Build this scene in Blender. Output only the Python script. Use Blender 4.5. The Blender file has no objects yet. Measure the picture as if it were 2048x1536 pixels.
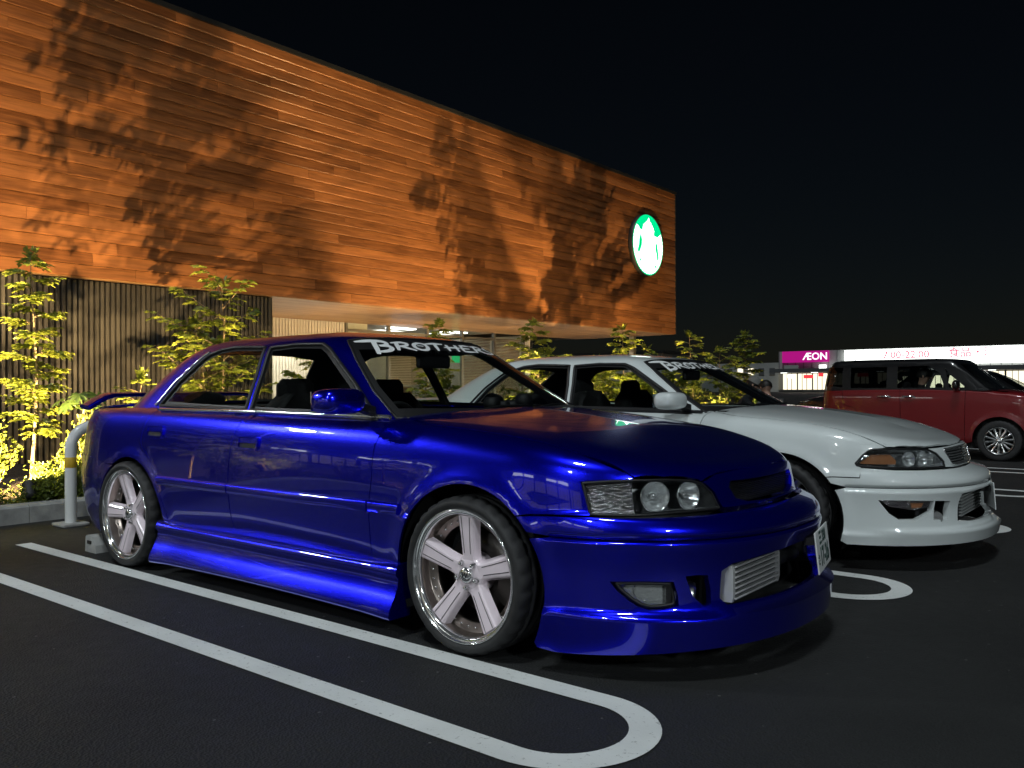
import bpy, bmesh, math, random
import numpy as np
from mathutils import Vector, Matrix
from mathutils.bvhtree import BVHTree
from mathutils.geometry import delaunay_2d_cdt

random.seed(7); RNG = np.random.default_rng(7)
scene = bpy.context.scene
COL = scene.collection
R = math.radians

# ---------------------------------------------------------------- camera
cam_d = bpy.data.cameras.new('camera'); cam = bpy.data.objects.new('camera', cam_d); COL.objects.link(cam)
cam_d.sensor_width = 36.0; cam_d.lens = 36.0 * 1690.36 / 2048
cam_d.clip_start = 0.05; cam_d.clip_end = 3000
YAW, PIT, ROL = R(128.7666), R(0.2072), R(-0.2687)
_d = Vector((math.cos(YAW)*math.cos(PIT), math.sin(YAW)*math.cos(PIT), math.sin(PIT)))
_r = Vector((math.sin(YAW), -math.cos(YAW), 0)); _u = _r.cross(_d)
_r2 = _r*math.cos(ROL) + _u*math.sin(ROL); _u2 = -_r*math.sin(ROL) + _u*math.cos(ROL)
_m = Matrix((_r2, _u2, -_d)).transposed().to_4x4(); _m.translation = (2.273, -3.370, 1.0714)
cam.matrix_world = _m
scene.camera = cam

# ---------------------------------------------------------------- night sky, the lot's flood light, exposure
SUN_EL, SUN_AZ = 64.0, -72.0      # degrees; azimuth measured from +X towards +Y
world = bpy.data.worlds.new('World'); scene.world = world; world.use_nodes = True
_nt = world.node_tree; _bg = _nt.nodes['Background']
_sky = _nt.nodes.new('ShaderNodeTexSky'); _sky.sky_type = 'NISHITA'; _sky.sun_disc = False
_sky.sun_elevation = R(28.0); _sky.sun_rotation = R(90 - SUN_AZ); _sky.air_density = 1.0; _sky.dust_density = 0.3
_nt.links.new(_sky.outputs[0], _bg.inputs[0]); _bg.inputs[1].default_value = 0.0007
sun_d = bpy.data.lights.new('sun', 'SUN'); sun_d.energy = 1.1; sun_d.angle = R(7); sun_d.color = (0.88, 0.97, 1.0)
sun = bpy.data.objects.new('sun', sun_d); COL.objects.link(sun)
_sd = Vector((math.cos(R(SUN_EL))*math.cos(R(SUN_AZ)), math.cos(R(SUN_EL))*math.sin(R(SUN_AZ)), math.sin(R(SUN_EL))))
sun.rotation_euler = _sd.to_track_quat('Z', 'Y').to_euler()
vs = scene.view_settings; vs.view_transform = 'Standard'; vs.look = 'None'; vs.exposure = 0.0; vs.gamma = 1.0
scene.cycles.use_denoising = True
scene.cycles.max_bounces = 8; scene.cycles.transparent_max_bounces = 16; scene.cycles.transmission_bounces = 6
scene.cycles.caustics_reflective = False; scene.cycles.caustics_refractive = False
scene.cycles.sample_clamp_indirect = 4.0
# ================================================================ materials
def mat(name, col=(.5,.5,.5), rough=.5, metal=0., coat=0., coat_rough=.03, emit=None, estr=0., spec=.5, ior=1.45, noise=None, bump=None, alpha=1.):
    m = bpy.data.materials.new(name); m.use_nodes = True
    nt = m.node_tree; b = nt.nodes['Principled BSDF']; I = b.inputs
    I['Base Color'].default_value = (*col, 1); I['Roughness'].default_value = rough; I['Metallic'].default_value = metal
    I['Coat Weight'].default_value = coat; I['Coat Roughness'].default_value = coat_rough
    I['Specular IOR Level'].default_value = spec; I['IOR'].default_value = ior
    if emit: I['Emission Color'].default_value = (*emit, 1); I['Emission Strength'].default_value = estr
    if noise:      # (scale, amount, detail) colour variation; scale may be a 3-tuple
        sc, am = noise[0], noise[1]
        tc = nt.nodes.new('ShaderNodeTexCoord'); mp = nt.nodes.new('ShaderNodeMapping')
        mp.inputs['Scale'].default_value = sc if isinstance(sc, tuple) else (sc,)*3
        nz = nt.nodes.new('ShaderNodeTexNoise'); nz.inputs['Scale'].default_value = 1; nz.inputs['Detail'].default_value = noise[2] if len(noise) > 2 else 5
        hs = nt.nodes.new('ShaderNodeMix'); hs.data_type = 'RGBA'
        nt.links.new(tc.outputs['Object'], mp.inputs[0]); nt.links.new(mp.outputs[0], nz.inputs['Vector'])
        mr = nt.nodes.new('ShaderNodeMapRange'); mr.inputs[1].default_value = .3; mr.inputs[2].default_value = .7
        nt.links.new(nz.outputs['Fac'], mr.inputs[0]); nt.links.new(mr.outputs[0], hs.inputs['Factor'])
        hs.inputs['A'].default_value = (*[max(0, c*(1-am)) for c in col], 1); hs.inputs['B'].default_value = (*[min(1, c*(1+am)) for c in col], 1)
        nt.links.new(hs.outputs['Result'], I['Base Color'])
    if bump:       # (scale, strength, distance)
        tc = nt.nodes.new('ShaderNodeTexCoord'); mp = nt.nodes.new('ShaderNodeMapping')
        mp.inputs['Scale'].default_value = bump[0] if isinstance(bump[0], tuple) else (bump[0],)*3
        nz = nt.nodes.new('ShaderNodeTexNoise'); nz.inputs['Scale'].default_value = 1; nz.inputs['Detail'].default_value = 4
        bp = nt.nodes.new('ShaderNodeBump'); bp.inputs['Strength'].default_value = bump[1]; bp.inputs['Distance'].default_value = bump[2]
        nt.links.new(tc.outputs['Object'], mp.inputs[0]); nt.links.new(mp.outputs[0], nz.inputs['Vector'])
        nt.links.new(nz.outputs['Fac'], bp.inputs['Height']); nt.links.new(bp.outputs[0], I['Normal'])
    return m

def glass_mat(name, tint=(.9,.95,.93), refl=1.0, rough=0.0):
    """thin pane: tinted see-through with a Fresnel reflection on top"""
    m = bpy.data.materials.new(name); m.use_nodes = True; nt = m.node_tree; nt.nodes.clear()
    o = nt.nodes.new('ShaderNodeOutputMaterial'); mx = nt.nodes.new('ShaderNodeMixShader')
    t = nt.nodes.new('ShaderNodeBsdfTransparent'); t.inputs[0].default_value = (*tint, 1)
    g = nt.nodes.new('ShaderNodeBsdfGlossy'); g.inputs['Roughness'].default_value = rough
    g.inputs['Color'].default_value = (refl, refl, refl, 1)
    f = nt.nodes.new('ShaderNodeFresnel'); f.inputs[0].default_value = 1.5
    gm = nt.nodes.new('ShaderNodeNewGeometry'); mr = nt.nodes.new('ShaderNodeMapRange')   # same reflectance from either side of the pane
    mr.inputs[3].default_value = 1.5; mr.inputs[4].default_value = 1/1.5
    nt.links.new(gm.outputs['Backfacing'], mr.inputs[0]); nt.links.new(mr.outputs[0], f.inputs[0])
    nt.links.new(f.outputs[0], mx.inputs[0]); nt.links.new(t.outputs[0], mx.inputs[1]); nt.links.new(g.outputs[0], mx.inputs[2])
    nt.links.new(mx.outputs[0], o.inputs[0]); return m

def emis(name, col, s):
    m = bpy.data.materials.new(name); m.use_nodes = True; nt = m.node_tree; nt.nodes.clear()
    o = nt.nodes.new('ShaderNodeOutputMaterial'); e = nt.nodes.new('ShaderNodeEmission')
    e.inputs[0].default_value = (*col, 1); e.inputs[1].default_value = s
    nt.links.new(e.outputs[0], o.inputs[0]); return m

# ================================================================ mesh building
class MB:
    """collects geometry and links it as ONE mesh object"""
    def __init__(s): s.v = []; s.f = []; s.mi = []; s.sm = []; s.cur = 0; s.n = None
    def add(s, verts, faces, smooth=False):
        k = len(s.v); s.v += [tuple(map(float, p)) for p in verts]
        for f in faces: s.f.append([i+k for i in f]); s.mi.append(s.cur); s.sm.append(smooth)
        return s
    def box(s, c, d, rot=None, bev=0.0):
        hx, hy, hz = d[0]/2, d[1]/2, d[2]/2
        if bev <= 0:
            P = [(x, y, z) for x in (-hx, hx) for y in (-hy, hy) for z in (-hz, hz)]
            F = [(0,1,3,2),(4,6,7,5),(0,4,5,1),(2,3,7,6),(0,2,6,4),(1,5,7,3)]
        else:
            b = bev; P = []; F = []
            # chamfered box: 24 verts
            idx = {}
            for sx in (-1,1):
                for sy in (-1,1):
                    for sz in (-1,1):
                        for ax in range(3):
                            q = [sx*(hx-b), sy*(hy-b), sz*(hz-b)]
                            q[ax] += (sx,sy,sz)[ax]*b
                            idx[(sx,sy,sz,ax)] = len(P); P.append(tuple(q))
            def fc(l): F.append([idx[k] for k in l])
            for sg in (-1,1):
                o = lambda l: l if sg > 0 else l[::-1]
                fc(o([(sg,-1,-1,0),(sg,1,-1,0),(sg,1,1,0),(sg,-1,1,0)]))
                fc(o([(-1,sg,-1,1),(-1,sg,1,1),(1,sg,1,1),(1,sg,-1,1)]))
                fc(o([(-1,-1,sg,2),(1,-1,sg,2),(1,1,sg,2),(-1,1,sg,2)]))
            for a in (-1,1):
                for c2 in (-1,1):
                    fl = a*c2 > 0
                    e = [(a,c2,-1,0),(a,c2,-1,1),(a,c2,1,1),(a,c2,1,0)]; fc(e if fl else e[::-1])
                    e = [(a,-1,c2,0),(a,1,c2,0),(a,1,c2,2),(a,-1,c2,2)]; fc(e if fl else e[::-1])
                    e = [(-1,a,c2,1),(-1,a,c2,2),(1,a,c2,2),(1,a,c2,1)]; fc(e if fl else e[::-1])
            for sx in (-1,1):
                for sy in (-1,1):
                    for sz in (-1,1):
                        e = [(sx,sy,sz,0),(sx,sy,sz,1),(sx,sy,sz,2)]; fc(e if sx*sy*sz > 0 else e[::-1])
        M = Matrix.Identity(3) if rot is None else rot
        c = Vector(c); return s.add([M @ Vector(p) + c for p in P], F)
    def tube(s, path, r, n=8, cap=True, smooth=True):
        path = [Vector(p) for p in path]; m = len(path)
        rs = r if hasattr(r, '__len__') else [r]*m
        V = []; F = []; up = None
        for i, p in enumerate(path):
            t = (path[min(i+1, m-1)] - path[max(i-1, 0)]).normalized()
            if up is None:
                up = t.orthogonal().normalized()
            else:
                up = (up - t*up.dot(t)); up = up.normalized() if up.length > 1e-6 else t.orthogonal().normalized()
            b = t.cross(up)
            for j in range(n):
                a = 2*math.pi*j/n; V.append(p + (up*math.cos(a) + b*math.sin(a))*rs[i])
        for i in range(m-1):
            for j in range(n):
                F.append((i*n+j, i*n+(j+1) % n, (i+1)*n+(j+1) % n, (i+1)*n+j))
        s.add(V, F, smooth)
        if cap: s.add(V[:n], [list(range(n))[::-1]]); s.add(V[-n:], [list(range(n))])
        return s
    def lathe(s, prof, n=48, axis='y', c=(0,0,0), smooth=True, closed=False, a0=0., a1=2*math.pi):
        """prof: (radius, along-axis) pairs"""
        full = abs(a1-a0-2*math.pi) < 1e-6; nn = n if full else n+1; V = []; F = []
        for (r, h) in prof:
            for j in range(nn):
                a = a0 + (a1-a0)*j/n; ca, sa = r*math.cos(a), r*math.sin(a)
                V.append((c[0]+ca, c[1]+h, c[2]+sa) if axis == 'y' else (c[0]+ca, c[1]+sa, c[2]+h) if axis == 'z' else (c[0]+h, c[1]+ca, c[2]+sa))
        m = len(prof); rng = range(m) if closed else range(m-1)
        for i in rng:
            i2 = (i+1) % m
            for j in range(n):
                j2 = (j+1) % nn
                F.append((i*nn+j, i*nn+j2, i2*nn+j2, i2*nn+j))
        return s.add(V, F, smooth)
    def prism(s, poly, a0, a1, axis='y', smooth=False):
        """extrude a 2-D polygon; axis y: poly is (x,z); axis x: poly is (y,z); axis z: poly is (x,y)"""
        def P(q, a): return (q[0], a, q[1]) if axis == 'y' else (a, q[0], q[1]) if axis == 'x' else (q[0], q[1], a)
        n = len(poly); V = [P(q, a0) for q in poly] + [P(q, a1) for q in poly]
        F = [list(range(n))[::-1], list(range(n, 2*n))] + [(i, (i+1) % n, n+(i+1) % n, n+i) for i in range(n)]
        return s.add(V, F, smooth)
    def grid(s, P, smooth=True, closeu=False, closev=False):
        """P[i][j] -> points"""
        a = len(P); b = len(P[0]); V = [q for r_ in P for q in r_]; F = []
        for i in range(a if closeu else a-1):
            for j in range(b if closev else b-1):
                F.append((i*b+j, i*b+(j+1) % b, ((i+1) % a)*b+(j+1) % b, ((i+1) % a)*b+j))
        return s.add(V, F, smooth)
    def ball(s, c, r, nu=12, nv=8, smooth=True):
        rx, ry, rz = r if hasattr(r, '__len__') else (r, r, r); P = []
        for i in range(nv+1):
            t = math.pi*i/nv; t = min(max(t, 1e-3), math.pi-1e-3)
            P.append([(c[0]+rx*math.sin(t)*math.cos(2*math.pi*j/nu), c[1]+ry*math.sin(t)*math.sin(2*math.pi*j/nu), c[2]+rz*math.cos(t)) for j in range(nu)])
        return s.grid(P, smooth, closev=True)
    def mesh(s, name, mats, fix=True):
        me = bpy.data.meshes.new(name); me.from_pydata(s.v, [], s.f)
        for m in (mats if isinstance(mats, (list, tuple)) else [mats]): me.materials.append(m)
        me.polygons.foreach_set('material_index', s.mi); me.polygons.foreach_set('use_smooth', s.sm)
        me.validate(); me.update()
        if fix:
            bm = bmesh.new(); bm.from_mesh(me); bmesh.ops.recalc_face_normals(bm, faces=bm.faces[:]); bm.to_mesh(me); bm.free()
        return me
    def build(s, name, mats, parent=None, fix=True, loc=None, rotz=None):
        return link(name, s.mesh(name, mats, fix), parent, loc, rotz)

def link(name, me, parent=None, loc=None, rotz=None):
    o = bpy.data.objects.new(name, me); COL.objects.link(o)
    if parent: o.parent = parent
    if loc: o.location = loc
    if rotz is not None: o.rotation_euler = (0, 0, rotz)
    return o
def empty(name, label, cat, loc=(0,0,0), rotz=0, group=None):
    o = bpy.data.objects.new(name, None); COL.objects.link(o); o.location = loc; o.rotation_euler = (0, 0, rotz)
    o.empty_display_size = .1; return tag(o, label, cat, group)
def tag(o, label=None, cat=None, group=None, kind=None):
    if label: o['label'] = label
    if cat: o['category'] = cat
    if group: o['group'] = group
    if kind: o['kind'] = kind
    return o

# ================================================================ smooth lofted surfaces and panels cut from them
def pchip(xs, ys, x):
    xs = np.asarray(xs, float); ys = np.asarray(ys, float); x = np.asarray(x, float)
    h = np.diff(xs); d = np.diff(ys, axis=0)
    d = d/(h if ys.ndim == 1 else h.reshape((-1,)+(1,)*(ys.ndim-1)))
    m = np.zeros_like(ys)
    if len(xs) > 2:
        w1 = 2*h[1:]+h[:-1]; w2 = h[1:]+2*h[:-1]
        if ys.ndim > 1: w1 = w1.reshape((-1,)+(1,)*(ys.ndim-1)); w2 = w2.reshape(w1.shape)
        a, b = d[:-1], d[1:]; ok = a*b > 0
        with np.errstate(divide='ignore', invalid='ignore'):
            mm = (w1+w2)/(w1/a + w2/b)
        m[1:-1] = np.where(ok, mm, 0)
    m[0] = d[0]; m[-1] = d[-1]
    k = np.clip(np.searchsorted(xs, x, side='right')-1, 0, len(xs)-2)
    hh = h[k]; t = (x-xs[k])/hh; t = np.clip(t, 0, 1)
    if ys.ndim > 1: t = t.reshape((-1,)+(1,)*(ys.ndim-1)); hh = hh.reshape(t.shape)
    return (2*t**3-3*t**2+1)*ys[k] + (t**3-2*t**2+t)*hh*m[k] + (-2*t**3+3*t**2)*ys[k+1] + (t**3-t**2)*hh*m[k+1]

class Surf:
    def __init__(s, rows, xa_f, xa_r, knots, sub=8, N=(44, 110, 60), bulge=None):
        """rows: dicts with W (3 widths: rear, mid, front), xf, xr, nf, nr, z (one per knot; first/last are the extremes)"""
        G = []
        for r in rows:
            af, ar = r.get('af', xa_f), r.get('ar', xa_r)
            ph = np.linspace(0, math.pi/2, N[0], endpoint=False)
            xr = ar - (ar-r['xr'])*np.cos(ph)**(2/r['nr']); yr = r['W'][0]*np.sin(ph)**(2/r['nr'])
            xs = np.linspace(ar, af, N[1]); ys = pchip([ar, (ar+af)/2, af], r['W'], xs)
            ph = np.linspace(0, math.pi/2, N[2]+1)[1:]
            xf = af + (r['xf']-af)*np.sin(ph)**(2/r['nf']); yf = r['W'][2]*np.clip(np.cos(ph), 0, 1)**(2/r['nf'])
            x = np.concatenate([xr, xs, xf]); y = np.concatenate([yr, ys, yf]); y[0] = 0; y[-1] = 0
            kn = [min(r['xr'], knots[0]-.01)] + list(knots) + [max(r['xf'], knots[-1]+.01)]
            z = pchip(kn, r['z'], x)
            G.append(np.stack([x, -y, z], -1))
        G = np.array(G); n = len(rows)
        t = np.linspace(0, n-1, (n-1)*sub+1)
        G = pchip(np.arange(n), G, t)                       # (nv, nu, 3)
        if bulge:
            for (cx, cz, rr, amp, wd) in bulge:
                d = np.hypot(G[..., 0]-cx, G[..., 2]-cz)
                k = amp*np.where(d > rr, np.exp(-((d-rr)/wd)**2), 1)*(np.abs(G[..., 1]) > .6)
                G[..., 1] -= k
        s.G = G
        nv, nu = G.shape[:2]
        du = np.gradient(G, axis=1); dv = np.gradient(G, axis=0)
        nn = np.cross(du, dv); ln = np.linalg.norm(nn, axis=-1, keepdims=True); nn = nn/np.maximum(ln, 1e-9)
        # outward: away from the axis
        V = G.reshape(-1, 3); s.N = nn.reshape(-1, 3)
        I = np.arange(nv*nu).reshape(nv, nu)
        a, b, c, d = I[:-1, :-1].ravel(), I[:-1, 1:].ravel(), I[1:, 1:].ravel(), I[1:, :-1].ravel()
        T = np.concatenate([np.stack([a, b, c], -1), np.stack([a, c, d], -1)])
        # mirrored half
        V2 = V*np.array([1, -1, 1]); N2 = s.N*np.array([1, -1, 1])
        T2 = T[:, ::-1] + len(V)
        s.V = np.concatenate([V, V2]); s.Nn = np.concatenate([s.N, N2]); s.T = np.concatenate([T, T2])
        cen = s.V.mean(0)
        out = ((s.V-cen)*s.Nn).sum(1)
        half = len(V)
        if np.median(out[:half]) < 0: s.Nn = -s.Nn
        s.bvh = BVHTree.FromPolygons([tuple(v) for v in s.V], [tuple(int(i) for i in t_) for t_ in s.T])
    def cast(s, o, d, guess=None):
        loc, nrm, idx, dist = s.bvh.ray_cast(Vector(o), Vector(d))
        if loc is None:
            loc, nrm, idx, dist = s.bvh.find_nearest(Vector(guess if guess is not None else o))
        i, j, k = s.T[idx]; A, B, C = s.V[i], s.V[j], s.V[k]; P = np.array(loc)
        v0, v1, v2 = B-A, C-A, P-A
        d00, d01, d11, d20, d21 = v0@v0, v0@v1, v1@v1, v2@v0, v2@v1
        den = d00*d11-d01*d01
        if abs(den) < 1e-14: n = s.Nn[i]
        else:
            b = (d11*d20-d01*d21)/den; c = (d00*d21-d01*d20)/den; n = s.Nn[i]*(1-b-c) + s.Nn[j]*b + s.Nn[k]*c
        return P, n/max(np.linalg.norm(n), 1e-9)

class Chart:
    def __init__(s, kind, x0=0., sc=.85, O=(-1.7, 0, .7)): s.k = kind; s.x0 = x0; s.sc = sc; s.O = np.array(O, float)
    def cast(s, surf, a, b):
        if s.k == 'side': return surf.cast((a, -3, b), (0, 1, 0), (a, -.85, b))
        if s.k == 'top': return surf.cast((a, b, 4), (0, 0, -1), (a, b, 1.))
        if s.k == 'wrap':
            th = a/s.sc; c, n = math.cos(th), math.sin(th)
            return surf.cast((s.x0+4*c, 4*n, b), (-c, -n, 0), (s.x0+c, n*.85, b))
        if s.k == 'dome':
            r = math.hypot(a, b); az = math.atan2(b, a); el = math.pi/2-r/s.sc
            d = np.array([math.cos(el)*math.cos(az), math.cos(el)*math.sin(az), math.sin(el)])
            return surf.cast(s.O+5*d, -d, s.O+d)
    def inv(s, p):
        p = np.asarray(p, float)
        if s.k == 'side': return (p[0], p[2])
        if s.k == 'top': return (p[0], p[1])
        if s.k == 'wrap':
            th = math.atan2(p[1], p[0]-s.x0)
            if s.x0 < -1.5 and th < 0: th += 2*math.pi
            return (th*s.sc, p[2])
        d = p-s.O; az = math.atan2(d[1], d[0]); el = math.atan2(d[2], math.hypot(d[0], d[1])); r = (math.pi/2-el)*s.sc
        return (r*math.cos(az), r*math.sin(az))

def resample(poly, step, closed=True):
    out = []; n = len(poly)
    for i in range(n if closed else n-1):
        a, b = np.array(poly[i], float), np.array(poly[(i+1) % n], float)
        k = max(1, int(np.ceil(np.linalg.norm(b-a)/step)))
        for j in range(k): out.append(tuple(a+(b-a)*j/k))
    if not closed: out.append(tuple(map(float, poly[-1])))
    return out
def spl(pts, step=.02):
    """open smooth curve through points"""
    P = np.array(pts, float); s_ = np.concatenate([[0], np.cumsum(np.linalg.norm(np.diff(P, axis=0), axis=1))])
    n = max(2, int(s_[-1]/step)); t = np.linspace(0, s_[-1], n+1); m = np.zeros_like(P)
    for i in range(len(P)):
        a, b = max(i-1, 0), min(i+1, len(P)-1); m[i] = (P[b]-P[a])/(s_[b]-s_[a])
    k = np.clip(np.searchsorted(s_, t, side='right')-1, 0, len(P)-2); h = (s_[k+1]-s_[k])[:, None]; u = (t[:, None]-s_[k][:, None])/h
    Q = (2*u**3-3*u**2+1)*P[k]+(u**3-2*u**2+u)*h*m[k]+(-2*u**3+3*u**2)*P[k+1]+(u**3-u**2)*h*m[k+1]
    return [tuple(q) for q in Q]
def arc(cx, cz, r, a0, a1, n=24):
    return [(cx+r*math.cos(R(a0+(a1-a0)*i/n)), cz+r*math.sin(R(a0+(a1-a0)*i/n))) for i in range(n+1)]
def inpoly(P, poly):
    x, y = P[:, 0], P[:, 1]; poly = np.asarray(poly, float); r = np.zeros(len(P), bool); n = len(poly); j = n-1
    for i in range(n):
        xi, yi = poly[i]; xj, yj = poly[j]
        with np.errstate(divide='ignore', invalid='ignore'):
            c = ((yi > y) != (yj > y)) & (x < (xj-xi)*(y-yi)/(yj-yi)+xi)
        r ^= c; j = i
    return r
def edgedist(P, poly):
    poly = np.asarray(poly, float); d = np.full(len(P), 1e9)
    for i in range(len(poly)):
        a = poly[i]; b = poly[(i+1) % len(poly)]; ab = b-a; L = ab@ab
        if L < 1e-12: continue
        t = np.clip(((P-a)@ab)/L, 0, 1); d = np.minimum(d, np.linalg.norm(P-a-t[:, None]*ab, axis=1))
    return d
def inset(poly, g):
    """shrink a closed polygon by g (joint gaps between panels)"""
    P = np.array(poly, float); n = len(P); A = 0.5*np.sum(P[:, 0]*np.roll(P[:, 1], -1)-np.roll(P[:, 0], -1)*P[:, 1]); sg = 1 if A > 0 else -1
    out = []
    for i in range(n):
        a, b, c = P[i-1], P[i], P[(i+1) % n]; e1 = (b-a)/max(np.linalg.norm(b-a), 1e-9); e2 = (c-b)/max(np.linalg.norm(c-b), 1e-9)
        n1 = np.array([-e1[1], e1[0]])*sg; n2 = np.array([-e2[1], e2[0]])*sg; m = n1+n2; l = np.linalg.norm(m)
        m = m/l if l > 1e-6 else n1; k = g/max(m@n1, .4)
        out.append(tuple(b+m*k))
    return out

def panel_mesh(name, surf, chart, outer, holes=(), mats=None, t=.012, res=.035, step=.02, off=0., gap=.002, front=True, back=True, flange=True, mirror=False, fmat=0):
    """cut a panel with real thickness out of a lofted surface"""
    loops = [resample(inset(outer, gap) if gap else outer, step)] + [resample(inset(h, -gap) if gap else h, step) for h in holes]
    O = np.array(loops[0]); mn, mx = O.min(0), O.max(0)
    gx, gy = np.meshgrid(np.arange(mn[0], mx[0], res), np.arange(mn[1], mx[1], res*.87)); gx = gx + (np.arange(gx.shape[0]) % 2)[:, None]*res/2
    P = np.stack([gx.ravel(), gy.ravel()], -1); k = inpoly(P, loops[0])
    for h in loops[1:]: k &= ~inpoly(P, h)
    P = P[k]; k = np.ones(len(P), bool)
    for l in loops: k &= edgedist(P, l) > res*.45
    P = P[k]
    pts = []; edges = []
    for l in loops:
        b0 = len(pts); pts += l; edges += [(b0+i, b0+(i+1) % len(l)) for i in range(len(l))]
    nb = len(pts); pts += [tuple(p) for p in P]
    r = delaunay_2d_cdt([Vector(p) for p in pts], edges, [], 2, 1e-7)
    V2 = r[0]; F = [list(f) for f in r[2]]
    cc = np.array([[(V2[f[0]][k]+V2[f[1]][k]+V2[f[2]][k])/3 for k in (0, 1)] for f in F]); keep = inpoly(cc, loops[0])
    for h in loops[1:]: keep &= ~inpoly(cc, h)
    F = [f for f, k in zip(F, keep) if k]
    pos = []; nor = []
    for q in V2:
        p, n = chart.cast(surf, q[0], q[1]); pos.append(p+n*off); nor.append(n)
    pos = np.array(pos); nor = np.array(nor)
    if mirror: pos = pos*np.array([1, -1, 1]); nor = nor*np.array([1, -1, 1])
    V = []; NN = []; FF = []; MI = []
    def orient(f, ps, ns):
        a, b, c = ps[f[0]], ps[f[1]], ps[f[2]]
        return f if np.dot(np.cross(b-a, c-a), ns[f[0]]+ns[f[1]]+ns[f[2]]) > 0 else f[::-1]
    F = [orient(list(f), pos, nor) for f in F]
    if front:
        V += list(pos); NN += list(nor); FF += F; MI += [0]*len(F)
    if back:
        b0 = len(V); V += list(pos-nor*t); NN += list(-nor); FF += [[i+b0 for i in f[::-1]] for f in F]; MI += [1]*len(F)
    if flange:
        cnt = {}
        for f in F:
            for i in range(3): cnt[(f[i], f[(i+1) % 3])] = 1
        bd = [(a, b) for (a, b) in cnt if (b, a) not in cnt]
        acc = {}
        for a, b in bd:
            fn = np.cross(pos[b]-pos[a], -nor[a]); fn = -fn/max(np.linalg.norm(fn), 1e-9)
            fn = np.cross(pos[b]-pos[a], nor[a]); fn = fn/max(np.linalg.norm(fn), 1e-9)
            for q in (a, b): acc[q] = acc.get(q, 0)+fn
        idx = {}
        for q, fn in acc.items():
            fn = fn/max(np.linalg.norm(fn), 1e-9); idx[q] = len(V); V += [pos[q], pos[q]-nor[q]*t]; NN += [fn, fn]
        for a, b in bd:
            FF.append([idx[b], idx[a], idx[a]+1, idx[b]+1]); MI.append(fmat)
    me = bpy.data.meshes.new(name); me.from_pydata([tuple(map(float, v)) for v in V], [], FF)
    for m in mats: me.materials.append(m)
    if len(mats) == 1: MI = [0]*len(MI)
    me.polygons.foreach_set('material_index', MI); me.polygons.foreach_set('use_smooth', [True]*len(FF))
    me.update(); me.normals_split_custom_set_from_vertices([tuple(map(float, n)) for n in NN])
    return me
def panel(name, parent, surf, chart, outer, holes=(), mats=None, **kw):
    return link(name, panel_mesh(name, surf, chart, outer, holes, mats, **kw), parent)
def sym(half):
    """half outline from centre line (b=0 side) round to the centre line; y<0 side given -> closed symmetric polygon (second coord mirrored)"""
    return list(half) + [(a, -b) for (a, b) in half[::-1] if abs(b) > 1e-6]
def symw(half):
    """the same for wrap charts, where the first coordinate is mirrored"""
    return list(half) + [(-a, b) for (a, b) in half[::-1] if abs(a) > 1e-6]
M = {}
# ================================================================ setting materials
def asphalt_mat():
    m = bpy.data.materials.new('asphalt'); m.use_nodes = True; nt = m.node_tree; b = nt.nodes['Principled BSDF']; N = nt.nodes.new; L = nt.links.new
    tc = N('ShaderNodeTexCoord')
    def noise(sc, det, r=.5):
        n = N('ShaderNodeTexNoise'); n.inputs['Scale'].default_value = sc; n.inputs['Detail'].default_value = det; n.inputs['Roughness'].default_value = r; L(tc.outputs['Object'], n.inputs['Vector']); return n
    n1, n2, n3 = noise(1.1, 4), noise(160, 3, .7), noise(14, 5)
    v = N('ShaderNodeTexVoronoi'); v.inputs['Scale'].default_value = 110; L(tc.outputs['Object'], v.inputs['Vector'])
    r1 = N('ShaderNodeValToRGB'); r1.color_ramp.elements[0].position = .25; r1.color_ramp.elements[0].color = (.005,.0055,.006,1); r1.color_ramp.elements[1].position = .8; r1.color_ramp.elements[1].color = (.030,.031,.031,1)
    mx = N('ShaderNodeMath'); mx.operation = 'ADD'; ml = N('ShaderNodeMath'); ml.operation = 'MULTIPLY'; ml.inputs[1].default_value = .45; L(n1.outputs['Fac'], ml.inputs[0]); m2 = N('ShaderNodeMath'); m2.operation = 'MULTIPLY'; m2.inputs[1].default_value = .55; L(n2.outputs['Fac'], m2.inputs[0])
    L(ml.outputs[0], mx.inputs[0]); L(m2.outputs[0], mx.inputs[1]); L(mx.outputs[0], r1.inputs[0])
    # sparse pale grit
    cr = N('ShaderNodeTexVoronoi'); cr.inputs['Scale'].default_value = 9; L(tc.outputs['Object'], cr.inputs['Vector'])
    lt = N('ShaderNodeMath'); lt.operation = 'LESS_THAN'; lt.inputs[1].default_value = .05; L(cr.outputs['Distance'], lt.inputs[0])
    mc = N('ShaderNodeMix'); mc.data_type = 'RGBA'; L(lt.outputs[0], mc.inputs['Factor']); L(r1.outputs[0], mc.inputs['A']); mc.inputs['B'].default_value = (.12,.12,.115,1)
    L(mc.outputs['Result'], b.inputs['Base Color'])
    rr = N('ShaderNodeMapRange'); rr.inputs[3].default_value = .62; rr.inputs[4].default_value = .85; L(n3.outputs['Fac'], rr.inputs[0]); L(rr.outputs[0], b.inputs['Roughness'])
    bp = N('ShaderNodeBump'); bp.inputs['Strength'].default_value = .55; bp.inputs['Distance'].default_value = .006; L(v.outputs['Distance'], bp.inputs['Height'])
    b2 = N('ShaderNodeBump'); b2.inputs['Strength'].default_value = .3; b2.inputs['Distance'].default_value = .004; L(n2.outputs['Fac'], b2.inputs['Height']); L(bp.outputs[0], b2.inputs['Normal']); L(b2.outputs[0], b.inputs['Normal'])
    b.inputs['Specular IOR Level'].default_value = .35; return m
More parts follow.
